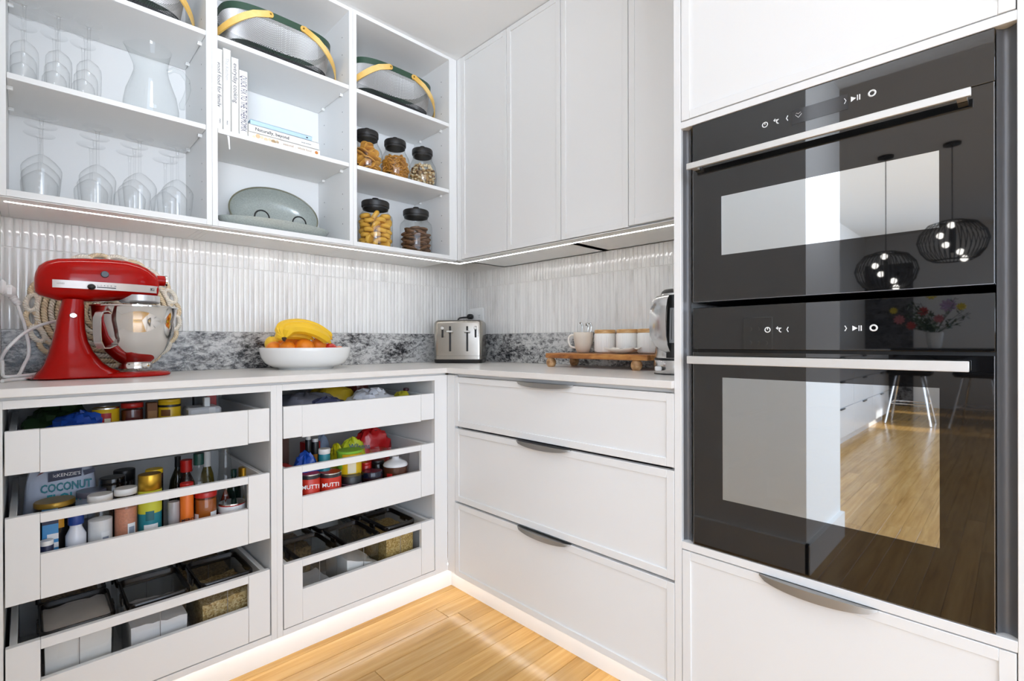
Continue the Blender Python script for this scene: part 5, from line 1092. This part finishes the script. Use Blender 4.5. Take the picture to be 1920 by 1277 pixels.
for k,(x,y) in enumerate(((-.80,-.44),(-.745,-.44),(-.70,-.45))):
    t=thing('plastic_tub',['nested clear plastic tubs under the red snack bag','clear plastic tub with a flat lid under the red bag','clear plastic tub nearest the kitchen corner'][k],'tub',(x,y,ZQ),group='clear plastic tubs in the middle drawer')
    m=MB();m.lathe([(.0001,.001),(.022,.001),(.030,.165-.01*k),(.032,.168-.01*k)],20);m.build('tub',TUBG,t,angle=50);m=MB();m.lathe([(.032,.166-.01*k),(.033,.170-.01*k),(.030,.174-.01*k),(.0001,.172-.01*k)],20);m.build('lid',TUBG,t,angle=50)
# ---------------------------------------------------------------- the kitchen the oven glass looks into
KW=mat('white_kitchen_front','E9EAEC',.2,var=.01)
KB=mat('black_stone_top','101012',.15,var=.2)
for k in range(5):
    x1=-2.42-k*.98;t=thing('kitchen_cabinet',['white kitchen cabinet beside the pantry end wall','second white kitchen cabinet along the kitchen wall','third white kitchen cabinet along the kitchen wall','fourth white kitchen cabinet along the kitchen wall','last white kitchen cabinet before the dining end'][k],'cabinet',(x1-.49,-.70,0),group='white kitchen cabinets')
    m=MB();m.box(-.488,.488,-.27,.28,.10,.88);m.box(-.488,.488,-.22,.28,0,.10);m.build('carcass',KW,t)
    for z0,z1 in ((.105,.385),(.39,.64),(.645,.875)):
        d=MB();d.box(-.486,.486,-.292,-.272,z0,z1,b=.001);d=d.build('drawer',KW,t);m=MB();m.box(-.08,.08,-.306,-.292,z1-.012,z1-.002);m.build('handle',BLACK,d)
tag(bxs((-7.33,-2.42,-1.01,-.402,.882,.92)).build('kitchen_worktop',COUNTER),'pale stone worktop on the kitchen cabinets','worktop')
tag(bxs((-9.249,-9.22,-1.02,-.402,.0,2.25)).build('stone_splashback',DGRANITE),'dark veined stone panel on the far kitchen wall','splashback')
t=thing('breakfast_bar','black stone breakfast bar at the far end of the kitchen','bench',(-7.95,-1.9,0))
m=MB();m.box(-.45,.45,-1.3,.95,.86,.93,b=.004);m.build('top',KB,t);m=MB();m.box(-.42,.42,-1.28,-1.22,0,.86);m.build('end_panel',KB,t);m=MB();m.box(-.36,.36,-1.2,.9,.70,.86);m.build('apron',KB,t)
CHL=mat('chrome_stool_leg','E4E4E6',.08,1,var=.01);SEATB=mat('black_leather_seat','131318',.35,var=.15)
def stool(x,y,rz,lb):
    t=thing('stool',lb,'stool',(x,y,0),rz,'black shell stools at the breakfast bar')
    m=MB();m.rings([rr(.20,.20,.09,.60),rr(.22,.215,.1,.63),rr(.215,.21,.1,.66),rr(.16,.16,.08,.648)],True,True,True);m.build('seat',SEATB,t,angle=60)
    m=MB();rs=[]
    for k in range(9):
        a=-1.25+2.5*k/8;rs.append([(.21*math.sin(a)*1.0,-.21*math.cos(a),.64),(.24*math.sin(a),-.24*math.cos(a),.86-.05*abs(a)),(.225*math.sin(a),-.225*math.cos(a),.86-.05*abs(a)),(.195*math.sin(a),-.195*math.cos(a),.64)])
    m.rings(rs,True,True,True);m.build('backrest',SEATB,t,angle=60)
    for sx in (-1,1):
        for sy in (-1,1): m=MB();m.tube([(sx*.12,sy*.12,.61),(sx*.22,sy*.22,.004)],.011,8);m.build('leg',CHL,t)
    m=MB();m.tube([(sx*.18,sy*.18,.25) for sx,sy in ((-1,-1),(1,-1),(1,1),(-1,1))],.008,6,closed=True);m.build('footrest',CHL,t)
for x,y,rz,lb in ((-7.22,-1.22,PI/2,'black shell stool at the cabinet end of the breakfast bar'),(-7.2,-1.86,PI/2+.2,'black shell stool in the middle of the breakfast bar'),(-7.2,-2.5,PI/2-.1,'black shell stool at the window end of the breakfast bar')): stool(x,y,rz+PI,lb)
# vase of flowers
t=thing('vase','white ribbed vase on the black breakfast bar','vase',(-7.62,-1.42,.9305))
m=MB();m.lathe([(.0001,.002),(.06,0),(.075,.05),(.085,.15),(.09,.20),(.083,.20),(.078,.15),(.0001,.10)],28);m.build('vase_body',CERAM,t,angle=50)
LEAF=mat('dark_green_leaf','2C4A22',.45,var=.2);LEAF2=mat('grey_green_leaf','8FA08A',.5,var=.15)
PET=[mat('pink_petal','C9777B',.5),mat('yellow_petal','D8C22C',.5),mat('lilac_petal','B79BBE',.5),mat('red_petal','B23B33',.5)]
rnd=random.Random(4)
t=thing('flower_bouquet','mixed bouquet of pink, yellow and lilac flowers in the white vase','flowers',(-7.62,-1.42,1.10))
for k in range(34):
    a=rnd.uniform(0,2*PI);el=rnd.uniform(.25,1.35);L=rnd.uniform(.26,.52);d=Vector((math.cos(a)*math.cos(el),math.sin(a)*math.cos(el),math.sin(el)))
    m=MB();m.tube([(0,0,0),tuple(d*L*.5+Vector((0,0,.02))),tuple(d*L)],.003,5);m.build('stalk',LEAF,t)
    m=MB()
    for q in range(7):
        f=.35+.1*q;p=d*L*f;s=Vector((rnd.uniform(-1,1),rnd.uniform(-1,1),rnd.uniform(-.3,1))).normalized()*.075;u=s.cross(d).normalized()*.014
        m.add([tuple(p),tuple(p+s*.5+u),tuple(p+s),tuple(p+s*.5-u)],[(0,1,2,3)])
    m.build('leaf_spray',LEAF if k%3 else LEAF2,t,smooth=False)
for k,(y_,z_,r,c_) in enumerate(((.34,.20,.07,0),(.10,.30,.065,3),(-.14,.36,.09,2),(.02,.50,.065,1),(-.26,.34,.055,1),(.22,.12,.06,3),(-.05,.20,.06,0),(.40,.32,.05,1))):
    m=MB()
    for q in range(9):
        a=2*PI*q/9;m.M=Matrix.Translation((.12,y_,z_))@Matrix.Rotation(a,4,'X')@Matrix.Rotation(.6,4,'Y')@Matrix.Translation((0,0,r*.5));m.sph((0,0,0),r*.28,r*.25,r*.6,6,5)
    m.M=Matrix.Identity(4);m.sph((.125,y_,z_),r*.4,None,None,8,6);m.build('bloom',PET[c_],t,angle=80)
# pendant lamps
BULB=mat('warm_bulb','FFFFFF',.4,emit=(1,.96,.9,1),es=14)
def pendant(x,y,zc,R,lb):
    t=thing('pendant_lamp',lb,'pendant lamp',(x,y,0),group='black wire pendant lamps')
    m=MB();m.cyl(.06,2.68,2.70,20);m.build('canopy',BLACK,t);m=MB();m.tube([(0,0,zc+R*.72),(0,0,2.68)],.004,6);m.build('cord',BLACK,t)
    m=MB()
    for k in range(40):
        a=2*PI*k/40;ca,sa=math.cos(a),math.sin(a);m.tube([(ca*r*R,sa*r*R,zc+z*R) for r,z in ((.35,.70),(.68,.60),(.92,.30),(1,0),(.9,-.35),(.72,-.6),(.55,-.70))],.0035,4)
    m.build('wire_cage',BLACK,t)
    m=MB()
    for r,z in ((.35,.70),(.55,-.70)): m.tube([(R*r*math.cos(2*PI*k/24),R*r*math.sin(2*PI*k/24),zc+z*R) for k in range(24)],.006,5,closed=True)
    m.build('cage_ring',BLACK,t)
    for k in range(5):
        a=2*PI*k/5;b=MB();b.sph((.08*math.cos(a),.08*math.sin(a),zc+.12-.07*k),.026,None,None,12,8);b.build('bulb',BULB,t,angle=80)
    m=MB();m.tube([(0,0,zc+R*.7),(0,0,zc-.1)],.02,8);m.build('lamp_holder',BLACK,t)
pendant(-4.96,-1.77,1.87,.235,'black wire pendant lamp hanging nearer the oven glass edge')
pendant(-4.93,-1.32,1.66,.235,'black wire pendant lamp hanging lower near the kitchen cabinets')
# switch plate on the pantry end wall (seen only in the oven glass)
t=thing('switch_plate','white switch plate low on the pantry end wall','switch plate',(-1.812,-1.30,1.05))
bxs((.0002,.010,-.065,.065,-.085,.085),b=.003).build('plate',WPLAS,t)
for yy in (-.035,0,.035):
    for zz in (-.035,.03): m=MB();m.M=Matrix.Translation((.010,yy,zz))@Matrix.Rotation(PI/2,4,'Y');m.cyl(.010,0,.004,14);m.build('button',WPLAS,t)
